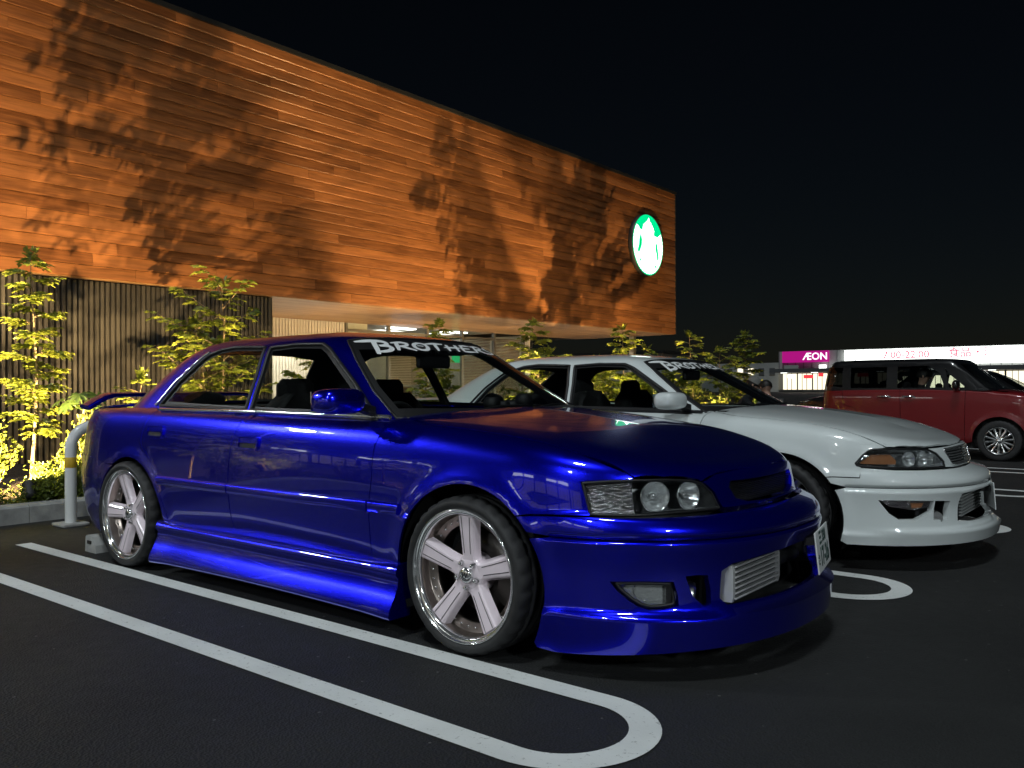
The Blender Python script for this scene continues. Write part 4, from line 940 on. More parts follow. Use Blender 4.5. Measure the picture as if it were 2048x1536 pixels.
def sedan(root, o):
    """o: options for one of the two sedans. Local frame: origin under the front axle, +x forward, right side at -y."""
    paint = o['paint']; nose = o.get('nose', 0.); dz = o.get('dz', 0.); ct = o.get('cab_dz', 0.)
    AF, AR = (.015,.30+dz*.5,.385), (-2.69,.27+dz*.5,.392)
    body = Surf(sedan_rows(nose, dz, o.get('lip', 0.)), .2, -2.9, KN, bulge=[(AF[0],AF[1],AF[2]+.004,.012,.045),(AR[0],AR[1],AR[2]+.004,.012,.045)])
    cab = Surf(cabin_rows(dz, ct), -.6, -2.5, (-1.7,))
    SD = Chart('side'); TP = Chart('top'); WF = Chart('wrap', -.3, .95); WR = Chart('wrap', -2.5, .95); DM = Chart('dome', sc=.8, O=(-1.75,0,.75))
    PM = [paint, M['dark']]
    Z = lambda pts: [(x, z+dz) for x, z in pts]
    def w3(x, y, z): return WF.inv((x, y, z))
    def side_to_wrap(x, z): p, n = SD.cast(body, x, z); return WF.inv(p)
    # ---- doors, fenders, quarters (side chart)
    seamF = Z([(-.49,.945),(-.505,.87),(-.527,.807),(-.533,.671),(-.548,.557),(-.552,.29)])
    seamM = Z([(-1.50,.958),(-1.535,.93),(-1.569,.896),(-1.6,.824),(-1.624,.69),(-1.633,.601),(-1.620,.27)])
    seamR = Z([(-2.455,.965),(-2.50,.93),(-2.548,.874),(-2.569,.752),(-2.49,.692),(-2.385,.585),(-2.318,.47),(-2.27,.36),(-2.255,.27)])
    seamFs, seamMs, seamRs = spl(seamF), spl(seamM), spl(seamR)
    hs = [tuple(SD.cast(body, q[0], q[2])[0]) for q in o['hood_seam']]                                  # 3-D points cowl -> headlight, then headlight outer edge down to bumper
    fen = [seamF[0]] + spl([(p[0], p[2]) for p in hs], .03) + o['fender_front']
    aend = o['arch_seam_angle']
    fen += arc(*AF, aend, 183, 40) + [seamF[-1]] + seamFs[::-1][1:-1]
    me = panel_mesh('front_fender', body, SD, fen, mats=PM, res=.028); both('front_fender', root, me)
    fd = seamFs + [seamM[-1]] + seamMs[::-1] ; me_fd = panel_mesh('front_door', body, SD, fd, mats=PM, gap=.003)
    rd = seamMs + [seamR[-1]] + seamRs[::-1] ; me_rd = panel_mesh('rear_door', body, SD, rd, mats=PM, gap=.003)
    fds = both('front_door', root, me_fd); rds = both('rear_door', root, me_rd)
    bs = Z([(-3.62,.655),(-3.42,.645),(-3.17,.635),(-2.98,.608)])
    qp = seamRs[:-1] + [(-2.262,.30+dz)] + [q for q in arc(*AR, 3, 119, 36)] + bs[::-1] + Z([(-3.70,.70),(-3.72,.80),(-3.70,.88),(-3.62,.925),(-3.3,.945),(-3.0,.953),(-2.7,.957)])
    me = panel_mesh('rear_quarter', body, SD, qp, mats=PM, res=.03); both('rear_quarter', root, me)
    # ---- rear bumper, tail panel, boot lid
    rb = []
    for x, z in bs: p, n = SD.cast(body, x, z); rb.append(WR.inv(p))
    th0 = math.pi*.95
    top = [(th0, .655+dz)] + rb
    lo = [WR.inv(SD.cast(body, x, z)[0]) for x, z in arc(*AR, 121, 196, 20)]
    bot = [WR.inv((q[0], q[1], q[2]+.002)) for q in body.G[0][:46:3][::-1]]
    halfR = top + lo + bot
    mm = [(2*th0-a, b) for a, b in halfR[::-1]]
    panel('rear_bumper', root, body, WR, halfR + mm, mats=PM, res=.04, step=.03)
    tp_ = [(th0-.95, .66+dz),(th0-.95,.93+dz),(th0+.95,.93+dz),(th0+.95,.66+dz)]
    panel('tail_panel', root, body, WR, [(th0-.45,.662+dz),(th0+.45,.662+dz),(th0+.45,.93+dz),(th0-.45,.93+dz)], mats=PM, res=.04)
    tl = [(th0+.455,.70+dz),(th0+.455,.90+dz),(th0+.80,.895+dz),(th0+.82,.72+dz)]
    me = panel_mesh('tail_light', body, WR, tl, mats=[M['redlens']]); both('tail_light', root, me)
    boot = sym([(-3.2,0),(-3.2,-.60),(-3.35,-.66),(-3.64,-.62),(-3.735,-.45),(-3.76,0)])
    panel('boot_lid', root, body, TP, boot, mats=PM, res=.05)
    # ---- sills / skirts
    P = []
    for i in range(41):
        u = i/40; x = -2.335+u*(1.975); e = math.exp(-(u/.05)**2)+math.exp(-((1-u)/.07)**2)
        base = o.get('skirt_out', .02); fl = .012*e; mid = math.sin(math.pi*u)
        zb = .09+.02*mid*.6
        P.append([(x,-.80,.31+dz+.01*e),(x,-.858-fl,.305+dz+.012*e),(x,-.872-fl,.292+dz),(x,-.872-fl,.272+dz),(x,-.858-fl,.258+dz),(x,-.862-fl,.225+dz*.5),(x,-.875-base*.4-fl,.18),(x,-.892-base-fl,.13),(x,-.897-base-fl,zb+.012),(x,-.890-base-fl,zb),(x,-.80,zb)])
    b = MB(); b.grid(P, True); b.add(P[0], [list(range(11))]); b.add(P[-1], [list(range(11))[::-1]])
    me = b.mesh('side_skirt', paint); both('side_skirt', root, me)
    # ---- side mouldings, one piece per panel
    def strip(pts, hw, proud, name, parent, m):
        Q = []
        for x, z in pts:
            r_ = []
            for dzz, k in ((-hw,-.002),(-hw*.95,proud*.6),(-hw*.6,proud),(0,proud*1.08),(hw*.6,proud),(hw*.95,proud*.6),(hw,-.002)):
                p, n = SD.cast(body, x, z+dzz); r_.append(p+n*k)
            Q.append(r_)
        b = MB(); b.grid(Q, True); b.add(Q[0], [list(range(7))]); b.add(Q[-1], [list(range(7))[::-1]])
        return b.mesh(name, m)
    mz = lambda x: .552+dz-.004*(x+.4)*(-1)*.5
    for x0, x1, par in ((-.36,-.545,None),(-.557,-1.628,fds),(-1.640,-2.345,rds)):
        me = strip([(x0+(x1-x0)*i/16, mz(x0+(x1-x0)*i/16)) for i in range(17)], .026, .013, 'side_moulding', None, paint)
        for i in (0, 1): link('side_moulding', me if i == 0 else mirrored(me), par[i] if par else root)
    # ---- door handles
    for (x0, x1, z0, z1), par in (((-1.545,-1.37,.757,.832),fds),((-2.505,-2.32,.785,.862),rds)):
        z0 += dz; z1 += dz; c = .014
        rr = [(x0+c,z0),(x1-c,z0),(x1,z0+c),(x1,z1-c),(x1-c,z1),(x0+c,z1),(x0,z1-c),(x0,z0+c)]
        zi = inset(rr, .012)
        f1 = panel_mesh('handle_frame', body, SD, rr, [zi], mats=[paint], off=.011, t=.015, gap=0, res=.02, step=.01)
        f2 = panel_mesh('handle_cup', body, SD, zi, mats=[M['plastic']], off=.0015, t=.002, gap=0, res=.02, step=.01)
        zm = (z0+z1)/2; f3 = panel_mesh('handle', body, SD, [(x0+.014,zm-.002),(x1-.014,zm-.002),(x1-.016,z1-.014),(x0+.016,z1-.014)], mats=[paint], off=.007, t=.008, gap=0, res=.02, step=.01)
        for i in (0, 1):
            h = link('door_handle', f3 if i == 0 else mirrored(f3), par[i])
            link('handle_cup', f2 if i == 0 else mirrored(f2), par[i]); link('handle_frame', f1 if i == 0 else mirrored(f1), par[i])
    # ---- bonnet (top chart)
    panel('bonnet', root, body, TP, sym(o['hood_rear'] + [(q[0], q[1]) for q in spl([h_ for h_ in hs], .03)] + o['hood_front']), mats=PM, res=.035, step=.025)
    # ---- cabin shell with window openings (dome chart)
    dt = ct
    def zc(z): return z+dz+dt*min(1, max(0, (z-.88)/.4))
    def dm(p): return DM.inv((p[0], p[1], zc(p[2])))
    ol = []
    for i in range(120):
        a = 2*math.pi*i/120; d = np.array([math.cos(a), math.sin(a), 0]); p, n = cab.cast(np.array([-1.75,0,.905+dz])+5*d, -d); ol.append(DM.inv(p))
    ws_r = [(-1.02,0,1.335),(-1.035,-.226,1.332),(-1.075,-.42,1.322),(-1.105,-.51,1.310),(-.947,-.59,1.213),(-.726,-.677,1.061),(-.584,-.712,.975),(-.53,-.72,.93),(-.42,-.50,.925),(-.33,-.25,.925),(-.30,0,.925)]
    ws_h = [dm(p) for p in resample(ws_r, .04, False)]; ws = ws_h + [(a, -b) for a, b in ws_h[::-1][1:-1]]
    rw_r = [(-2.60,0,1.31),(-2.60,-.30,1.305),(-2.60,-.45,1.285),(-2.86,-.56,1.13),(-3.06,-.60,.99),(-3.12,-.45,.985),(-3.2,-.25,.98),(-3.22,0,.98)]
    rw_h = [dm(p) for p in resample(rw_r, .04, False)]; rw = rw_h + [(a, -b) for a, b in rw_h[::-1][1:-1]]
    wr_r = [(-2.542,-.731,.968),(-2.448,-.668,1.104),(-2.34,-.62,1.20),(-2.25,-.58,1.262),(-2.15,-.56,1.29),(-2.017,-.555,1.302),(-1.714,-.576,1.296),(-1.70,-.60,1.25),(-1.664,-.673,1.136),(-1.632,-.76,.955)]
    wf_r = [(-1.585,-.76,.955),(-1.622,-.663,1.154),(-1.662,-.578,1.292),(-1.448,-.564,1.304),(-1.231,-.566,1.298),(-1.15,-.59,1.27),(-1.06,-.618,1.215),(-.844,-.683,1.085),(-.608,-.761,.925)]
    dens = lambda l: [dm(p) for p in resample(l, .04)]
    wr_c, wf_c = dens(wr_r), dens(wf_r)
    mir = lambda l: [(a, -b) for a, b in l]
    roof = panel('roof_and_pillars', root, cab, DM, ol, [ws, rw, wr_c, wf_c, mir(wr_c), mir(wf_c)], mats=PM, res=.03, step=.02, gap=0, t=.02, fmat=1)
    G = [M['glass']]
    wsg = panel('windscreen', root, cab, DM, ws, mats=G, off=-.004, gap=0, back=False, flange=False, res=.04)
    panel('rear_window', root, cab, DM, rw, mats=[o.get('rear_glass', M['glass'])], off=-.004, gap=0, back=False, flange=False, res=.05)
    me1 = panel_mesh('door_window', cab, DM, wf_c, mats=G, off=-.008, gap=0, back=False, flange=False, res=.04)
    me2 = panel_mesh('door_window', cab, DM, wr_c, mats=[o.get('rear_glass', M['glass'])], off=-.008, gap=0, back=False, flange=False, res=.04)
    for i in (0, 1):
        link('door_window', me1 if i == 0 else mirrored(me1), fds[i]); link('door_window', me2 if i == 0 else mirrored(me2), rds[i])
    for pc, par in ((wf_c, fds), (wr_c, rds)):
        me = panel_mesh('glass_border', cab, DM, pc, [inset(resample(pc, .04), .024)], mats=[M['trim']], off=-.007, gap=0, back=False, flange=False, res=.03, step=.03)
        for i in (0, 1): link('glass_border', me if i == 0 else mirrored(me), par[i])
    panel('glass_border', wsg, cab, DM, ws, [inset(resample(ws, .05), .030)], mats=[M['trim']], off=-.003, gap=0, back=False, flange=False, res=.03, step=.03)
    # black frames round the side glass, bright strips along the waist and round the rear quarter
    for pc, par in ((wf_c, fds), (wr_c, rds)):
        me = outline_tube(cab, DM, pc, .011, 6, -.001).mesh('window_frame', M['trim'])
        for i in (0, 1): link('window_frame', me if i == 0 else mirrored(me), par[i])
    tm = o.get('strip', M['chrome'])
    me = outline_tube(cab, DM, [dm((-2.575,-.722,.965)), dm((-2.475,-.66,1.108)), dm((-2.365,-.612,1.208)), dm((-2.26,-.57,1.279))], .008, 6, .006, closed=False).mesh('window_trim', tm); both('window_trim', root, me)
    for (x0, x1, par) in ((-.53,-1.50,fds),(-1.512,-2.46,rds)):
        pts = []
        for i in range(15):
            x = x0+(x1-x0)*i/14; p, n = SD.cast(body, x, .942+dz-.012*max(0,(x+1.5))); pts.append(p+n*.004+np.array([0,0,.004]))
        me = MB().tube(pts, .011, 6).mesh('waist_trim', tm)
        for i in (0, 1): link('waist_trim', me if i == 0 else mirrored(me), par[i])
    # filler between belt line and glass (black rubber shelf) so the shell is closed
    Q = []
    for i in range(30):
        x = -.50-2.0*i/29; p, n = SD.cast(body, x, .935+dz-.012*max(0,(x+1.5))); q, n2 = DM.cast(cab, *DM.inv((x, -.76, .925+dz)))
        Q.append([p-n*.012, (x, -.70, .90+dz)])
    me = MB().grid(Q).mesh('belt_seal', M['trim']); both('belt_seal', root, me)
    bdark = MB()
    me = outline_tube(cab, DM, ws, .008, 6, -.001).mesh('windscreen_seal', M['trim']); link('windscreen_seal', me, wsg)
    # cowl and wipers
    Q = []
    for i in range(25):
        y = -.70+1.4*i/24; xx = -.36-.14*(abs(y)/.7)**2.2
        Q.append([(xx+.05, y, .925+dz-.03*(abs(y)/.7)**2),(xx-.04, y, .918+dz-.02*(abs(y)/.7)**2),(xx-.16, y, .935+dz-.03*(abs(y)/.7)**2)])
    MB().grid(Q).build('cowl', M['plastic'], root)
    for y0, y1 in ((-.35,.18),(.10,.62)):
        b = MB(); b.tube([(-.40,y0,.955+dz),(-.44,(y0+y1)/2,.975+dz),(-.46-.05*abs(y1),y1,.975+dz)], .007, 6); b.ball((-.39,y0,.955+dz), .014, 8, 6); b.build('wiper', M['plastic'], root)
    # ---- mirrors
    b = MB(); P = []
    for i in range(13):
        t = math.pi*i/12; cx_ = math.copysign(abs(math.cos(t))**.55, math.cos(t)); sx_ = max(abs(math.sin(t))**.6, .02); r_ = []
        for j in range(20):
            a = 2*math.pi*j/20; cc = math.copysign(abs(math.cos(a))**.6, math.cos(a)); ss = math.copysign(abs(math.sin(a))**.7, math.sin(a))
            y = -.935+.112*cx_; r_.append((-.665+.075*sx_*cc*(1 if cc < 0 else 1.15)-.10*(y+.83)*(-1)*.6, y, 1.012+dz+.058*sx_*ss-.012*(cx_ > .3)*0))
        P.append(r_)
    b.grid(P, True, closev=True); me = b.mesh('door_mirror', paint); mirrors = [link('door_mirror', me, root)]
    b = MB(); P = [[(-.60,-.775,.945+dz),(-.66,-.775,.945+dz),(-.66,-.775,1.0+dz),(-.60,-.775,.985+dz)],[(-.60,-.86,.972+dz),(-.67,-.86,.972+dz),(-.67,-.86,1.01+dz),(-.60,-.86,1.0+dz)]]
    b.grid(P, False, closev=True); me = b.mesh('mirror_arm', M['trim'])
    link('mirror_arm', me, mirrors[0])
    b = MB(); b.box((-.752,-.935,1.012+dz), (.006,.17,.085)); me = b.mesh('mirror_glass', M['mirror'])
    link('mirror_glass', me, mirrors[0])
    tri = panel_mesh('mirror_mount', cab, DM, [dm((-.615,-.758,.93)), dm((-.76,-.73,.95)), dm((-.78,-.705,1.05))], mats=[M['trim']], off=.004, t=.02, gap=0); both('mirror_mount', root, tri)
    # ---- inside
    ud = M['plastic']
    b = MB(); b.box((-1.35,0,.16+.0), (1.9,1.36,.10)); b.box((-3.1,0,.24), (1.2,1.0,.2)); b.box((.25,0,.33), (.9,.9,.34)); b.box((-.42,0,.55), (.06,1.4,.72)); b.box((-3.25,0,.60), (.9,1.0,.6)); b.box((-2.62,0,.6),(.05,1.3,.7))
    for cx in (AF[0], AR[0]):
        for sg in (-1, 1):
            b.lathe([(.40,-.03),(.40,.30)] if sg < 0 else [(.40,-.30),(.40,.03)], 30, c=(cx, sg*.80, AF[1]), a0=R(-25), a1=R(205))
            b.box((cx, sg*.50, .40), (.80,.02,.56))
    b.build('underbody', ud, root)
    b = MB(); P = []
    for i in range(13):
        y = -.68+1.36*i/12; k = 1-.5*(abs(y)/.72)**4
        P.append([(-.44,y,.90+dz),(-.62,y,.935+dz),(-.80,y,.93+dz),(-.90,y,.90+dz),(-.93,y,.80+dz),(-.88,y,.55),(-.80,y,.40)])
    b.grid(P); b.box((-.86,-.36,.925+dz), (.16,.34,.07), bev=.025); b.build('dashboard', M['plastic'], root)
    b = MB(); c = Vector((-.98,-.36,.83+dz)); ax = Vector((-.88,0,.47)).normalized(); e1 = Vector((0,1,0)); e2 = ax.cross(e1)
    b.tube([c+(e1*math.cos(2*math.pi*i/32)+e2*math.sin(2*math.pi*i/32))*.18 for i in range(33)], .014, 8, cap=False)
    for a in (90, 210, 330): b.tube([c, c+(e1*math.cos(R(a))+e2*math.sin(R(a)))*.18], .015, 6)
    b.ball(c, .05, 12, 8); b.tube([c, c-ax*.25], .025, 8); b.build('steering_wheel', M['plastic'], root)
    for y in (-.36,.36): seat(root, -1.30, y, M['dark'], o.get('bucket', False))
    b = MB(); b.box((-2.28,0,.42), (.55,1.3,.2), bev=.04); P = []
    for i in range(7):
        y = -.64+1.28*i/6; P.append([(-2.48,y,.45),(-2.56,y,.7),(-2.66,y,.93+dz),(-2.74,y,.955+dz),(-3.10,y,.955+dz)])
    b.grid(P)
    for y in (-.36,.36): b.ball((-2.68,y,1.0+dz), (.06,.15,.055), 12, 8)
    b.build('rear_bench', M['dark'], root)
    b = MB(); P = []
    for i in range(9):
        a = math.pi*i/8; P.append([(-.985+.0*i, .125*math.cos(2*math.pi*j/16)*(1 if abs(math.cos(2*math.pi*j/16)) < .9 else .95), 1.215+zc(1.2)-1.2+.038*math.sin(2*math.pi*j/16)) for j in range(16)]) if i < 1 else None
    b.box((-.99,.0,zc(1.215)), (.03,.26,.075), bev=.012); b.tube([(-.99,0,zc(1.25)),(-.985,0,zc(1.315))], .01, 6); b.build('rear_view_mirror', M['plastic'], root)
    for sg in (-1, 1):
        b = MB(); b.box((-1.14,sg*.30,zc(1.285)), (.15,.34,.012), rot=Matrix.Rotation(R(-14), 3, 'Y'), bev=.004); b.build('sun_visor', M['dark'], root)
    # inner door cards
    b = MB(); Q = [[(-.55-1.95*i/10, -.72, .35),(-.55-1.95*i/10, -.73, .75),(-.55-1.95*i/10, -.70, .905+dz)] for i in range(11)]
    me = b.grid(Q).mesh('door_card', M['dark']); both('door_card', root, me)
    # ---- screen sticker
    tme = brush_text(o['sticker'])
    for v in tme.vertices:
        u, w = v.co.x, v.co.y; yy = -.52+1.04*u; hgt = .040
        zz = zc(1.268-.010*abs(2*u-1)**2) + hgt*w
        p, n = cab.cast((3, yy, zz), (-1, 0, 0), (-1, yy, zz)); v.co = Vector(p+n*.003)
    tme.materials.clear(); tme.materials.append(M['vinyl']); link('screen_sticker', tme, wsg)
    # dark sun strip along the top of the screen
    ss = [(-1.022,0,1.334),(-1.037,-.226,1.331),(-1.077,-.42,1.321),(-1.105,-.508,1.308),(-1.02,-.555,1.262),(-.965,-.45,1.262),(-.925,-.2,1.264),(-.915,0,1.264)]
    sh = [dm(p) for p in resample(ss, .04, False)]; panel('sun_strip', wsg, cab, DM, sh+[(a,-b) for a, b in sh[::-1][1:-1]], mats=[M['trim']], off=-.002, gap=0, back=False, flange=False, res=.04)
    return body, cab, dict(SD=SD, TP=TP, WF=WF, DM=DM, zc=zc, AF=AF, AR=AR)

def lamp_bowl(parent, c, axis, r, depth, name='reflector', bulb=True):
    ax = Vector(axis).normalized(); e1 = ax.orthogonal().normalized(); e2 = ax.cross(e1); c = Vector(c); P = []
    for i in range(7):
        t = i/6; rr = r*math.sqrt(max(t, .01)); P.append([c-ax*depth*(1-t)+(e1*math.cos(2*math.pi*j/20)+e2*math.sin(2*math.pi*j/20))*rr for j in range(20)])
    b = MB(); b.grid(P, True, closev=True); o = b.build(name, M['refl'], parent)
    b = MB(); b.tube([c+(e1*math.cos(2*math.pi*j/24)+e2*math.sin(2*math.pi*j/24))*r for j in range(25)], r*.05, 6, cap=False); b.build('reflector_ring', M['chrome'], o)
    if bulb: b = MB(); b.ball(c-ax*depth*.45, r*.22, 10, 8); b.build('bulb', M['chrome'], o)
    return o
# ================================================================ the blue sedan
blue_car = empty('parked_sedan', 'glossy blue lowered sedan with five-spoke wheels and white lettering across its windscreen', 'car')
HS = [(-.47,-.70,.940),(-.297,-.76,.917),(-.047,-.754,.898),(.217,-.747,.871),(.458,-.742,.828),(.649,-.689,.757),(.681,-.67,.731)]  # panel and lamp outlines of both sedans: image pixels ray-cast onto the body beforehand
HL = [(.522,-.788,.721),(.608,-.734,.728),(.681,-.67,.731),(.753,-.581,.730),(.811,-.484,.722),(.836,-.437,.707),(.859,-.399,.669),(.893,-.380,.606),(.816,-.565,.604),(.73,-.691,.600),(.649,-.751,.600),(.562,-.791,.602)]
blue_o = dict(paint=M['blue'], sticker='BROTHERS', hood_seam=HS, arch_seam_angle=47.5,
    fender_front=[(.608,.728),(.522,.721),(.562,.600),(.419,.597),(.34,.594)],
    hood_rear=[(-.355,0),(-.385,-.35),(-.44,-.6)],
    hood_front=[(.753,-.581),(.811,-.484),(.836,-.437),(.850,-.375),(.868,-.25),(.885,-.10),(.888,0)])
body, cab, C = sedan(blue_car, blue_o)
WF, SD, DM, zc = C['WF'], C['SD'], C['DM'], C['zc']
BP = [M['blue'], M['plastic']]
iw = lambda l: [WF.inv(p) for p in l]
def mirw(l): return [(-a, b) for a, b in l]
# bumper
af = C['AF']
side_edge = [WF.inv(SD.cast(body, x, z)[0]) for x, z in arc(*af, 47.5, -28, 20)]
bot = [(a, b+.002) for a, b in (WF.inv(q) for q in body.G[0][-56::3])]
bot = [q for q in bot if q[0] > side_edge[-1][0]+.02]
topb = iw([(.34,-.858,.590),(.419,-.842,.594),(.564,-.795,.597),(.733,-.697,.597),(.822,-.578,.598),(.905,-.409,.599),(.92,-.25,.600),(.935,0,.600)])
half = [(0, topb[-1][1])] + topb[::-1][1:] + side_edge + [(side_edge[-1][0]+.01, .10)] + bot + ([(0, bot[-1][1])] if bot[-1][0] < -.01 else [])
ic_h = iw([(1.058,-.001,.448),(1.049,-.114,.446),(1.01,-.30,.436),(.96,-.445,.420),(.938,-.487,.396),(.935,-.50,.30),(.955,-.478,.276),(1.007,-.359,.280),(1.06,-.068,.280),(1.06,-.001,.280)])
ic_poly = ic_h + mirw(ic_h[::-1])
fog_p = iw([(.637,-.769,.366),(.73,-.715,.370),(.819,-.64,.367),(.832,-.632,.32),(.837,-.633,.283),(.80,-.67,.274),(.758,-.702,.272),(.725,-.722,.282),(.696,-.74,.302),(.659,-.759,.335)])
duct_p = iw([(.852,-.604,.385),(.88,-.575,.388),(.904,-.539,.385),(.912,-.532,.33),(.912,-.535,.285),(.896,-.558,.280),(.872,-.588,.315)])
ZC = .5165
lower = [(0, ZC)] + [(WF.inv(SD.cast(body, x, ZC)[0])[0], ZC) for x in (1.0,.9,.75,.6,.5,.42)] + [q for q in half if q[1] < ZC-.004]
upper = [q for q in half if q[1] > ZC+.004]; upper = upper + [lower[6], lower[5], lower[4], lower[3], lower[2], lower[1], (0, ZC)]
a_edge = [q for q in side_edge if q[1] > ZC][-1]
panel('bumper_top', blue_car, body, WF, symw(upper), mats=BP, res=.024, step=.016, gap=.0025, t=.03)
bumper = panel('front_bumper', blue_car, body, WF, symw(lower), [ic_poly, fog_p, mirw(fog_p), duct_p, mirw(duct_p)], mats=BP, res=.026, step=.016, gap=.0015, t=.035)
# grille surround and grille
gs = iw([(.836,-.437,.710),(.850,-.375,.733),(.868,-.25,.738),(.885,-.10,.740),(.888,-.001,.740)])
gs_half = [(0,.742)] + gs[::-1][1:] + iw([(.836,-.437,.707),(.859,-.399,.669),(.893,-.378,.608),(.905,-.365,.603)]) + [(WF.inv((.935,-.2,.6))[0],.603),(0,.603)]
go_h = iw([(.905,-.001,.700),(.897,-.15,.700),(.879,-.30,.702),(.883,-.315,.680),(.893,-.29,.640),(.905,-.22,.622),(.918,-.12,.616),(.92,-.001,.615)])
go = go_h + mirw(go_h[::-1])
gsur = panel('grille_surround', blue_car, body, WF, symw(gs_half), [go], mats=BP, res=.025, step=.015, t=.03, off=.009)
gb = MB()
for i in range(12):
    z = .618+i*.0075; gb.tube([(.872-.0*i,-.34+.68*k/8,z) if True else 0 for k in range(9)], .0016, 4)
for i in range(60): y = -.34+.68*i/59; gb.tube([(.874,y,.612),(.866,y,.705)], .0016, 4)
gb.cur = 0; gb.box((.84,0,.66), (.01,.72,.12)); gb.build('grille_mesh', M['trim'], gsur)
# headlights
hl = iw(HL); div_i = 2
dv = iw([(.681,-.67,.731),(.691,-.680,.663),(.72,-.694,.600)])
me_l = panel_mesh('headlight', body, WF, inset(hl, .002), mats=[M['lens']], off=-.002, gap=0, back=False, flange=False, res=.02, step=.012)
me_b = panel_mesh('lamp_housing', body, WF, inset(hl, .003), mats=[M['hous2'], M['hous2']], off=-.004, t=.10, gap=0, front=False, res=.025, step=.015)
me_r = outline_tube(body, WF, inset(hl, .004), .0055, 6, -.002, step=.015).mesh('lamp_seal', M['trim'])
turn = [hl[0], hl[1], hl[2]] + [dv[1], dv[2]] + [hl[10], hl[11]]
me_t = panel_mesh('turn_signal', body, WF, inset(turn, .006), mats=[M['prism'], M['hous']], off=-.022, t=.01, gap=0, res=.02, step=.012)
for sg in (0, 1):
    f = (lambda m: m) if sg == 0 else mirrored
    h = link('headlight', f(me_l), blue_car); link('lamp_housing', f(me_b), h); link('lamp_seal', f(me_r), h); link('turn_signal', f(me_t), h)
    s = -1 if sg == 0 else 1
    lamp_bowl(h, (.728, s*.606, .664), (1,s*.75,.05), .056, .05); lamp_bowl(h, (.798, s*.476, .662), (1,s*.35,.05), .054, .05)
    b = MB(); P = [[(.70+.0*i, s*(.66-.25*i/10), .606),(.72+.13*i/10, s*(.665-.25*i/10), .612)] for i in range(11)]; b.grid(P); b.build('lamp_trim', M['refl'], h)
# fog lamps, ducts
me_f = panel_mesh('fog_lamp', body, WF, inset(fog_p, .010), mats=[M['lens']], off=-.018, gap=0, back=False, flange=False, res=.02, step=.012)
me_g = panel_mesh('fog_housing', body, WF, inset(fog_p, .008), mats=[M['refl'], M['hous']], off=-.050, t=.01, gap=0, res=.02, step=.012)
me_k = outline_tube(body, WF, inset(fog_p, .008), .007, 6, -.016, step=.015).mesh('lamp_seal', M['trim'])
for sg in (0, 1):
    f = (lambda m: m) if sg == 0 else mirrored
    g = link('fog_lamp', f(me_f), bumper); link('fog_housing', f(me_g), g); link('lamp_seal', f(me_k), g)
    s = -1 if sg == 0 else 1
    lamp_bowl(g, (.712, s*.668, .325), (1,s*.95,.0), .036, .03)
    b = MB(); b.lathe([(.001,0),(.045,0),(.047,.01),(.047,.10)], 20, axis='y', c=(0,0,0)); o = b.build('brake_duct', M['alu'], bumper); o.location = (.845, s*.535, .305); o.rotation_euler = (R(10), 0, R(-125) if s > 0 else R(125)); 
b = MB(); b.box((.80,0,.33), (.02,1.28,.40)); b.build('bumper_void', M['trim'], bumper)
# intercooler
icx = .952
b = MB(); b.box((icx-.03,-.225,.345), (.05,.42,.135)); ic = b.build('intercooler', M['hous'], blue_car)
for i in range(7):
    z = .287+i*.0195; MB().box((icx+.002,-.225,z), (.022,.41,.0075), bev=.002).build('cooler_tube', M['cooler'], ic)
for y, w in ((-.440,.018),(-.006,.012)): MB().prism([(icx-.055,.276),(icx+.004,.276),(icx+.010,.30),(icx+.010,.392),(icx+.004,.412),(icx-.055,.412)], y-w/2, y+w/2).build('end_tank', M['cooler'], ic)
MB().tube([(icx-.03,.0,.36),(icx-.03,.16,.36),(icx-.05,.28,.34),(icx-.12,.36,.33)], .035, 14).build('cooler_pipe', M['plastic'], ic)
# number plate
def number_plate(root, c, rz, top, bottom, tilt=0.):
    p = link('number_plate', MB().box((0,0,0), (.006,.330,.165), bev=.002).mesh('number_plate', M['plate']), root, c); p.rotation_euler = (0, R(tilt), rz)
    text_obj('plate_text', top, .062, M['ink'], p, (.0032,.0,.045), (0,1,0), (0,0,1), .0008, offset=.003)
    text_obj('plate_text', bottom, .098, M['ink'], p, (.0032,.02,-.030), (0,1,0), (0,0,1), .0008, offset=.004)
    text_obj('plate_text', 'さ', .045, M['ink'], p, (.0032,-.132,-.032), (0,1,0), (0,0,1), .0008, offset=.001)
    MB().box((-.03,0,.04), (.06,.2,.03)).build('plate_bracket', M['plastic'], p); return p
number_plate(blue_car, (1.085,.15,.405), R(11), '三 330', '17-26', -6)
# gauge pod, spoiler
for y, z, r_ in ((.10,.985,.034),(.19,.968,.028),(.27,.968,.028),(.38,.995,.04)):
    b = MB(); b.lathe([(.001,-.03),(r_*.85,-.03),(r_,-.026),(r_,.04),(.001,.042)], 20, axis='x'); o = b.build('gauge', M['plastic'], blue_car, loc=(-.66,y,z)); 
    b = MB(); b.lathe([(.001,-.031),(r_*.8,-.031)], 20, axis='x'); b.build('gauge_face', M['hous'], o)
    b = MB(); b.tube([(0,0,0),(0,0,-.06)], .008, 6); b.build('gauge_stem', M['plastic'], o)
P = []
for i in range(25):
    u = -1+2*i/24; y = .70*u; e = max(0, (abs(u)-.72)/.28); x0 = -3.70+.02*abs(u)+.10*e*0; zz = 1.035-.085*e**1.6; ch = .21-.03*abs(u)
    P.append([(x0+ch,y,zz-.012),(x0+ch*.6,y,zz+.008),(x0+ch*.2,y,zz+.014),(x0,y,zz+.012),(x0-.005,y,zz-.002),(x0+ch*.3,y,zz-.016),(x0+ch*.8,y,zz-.02)])
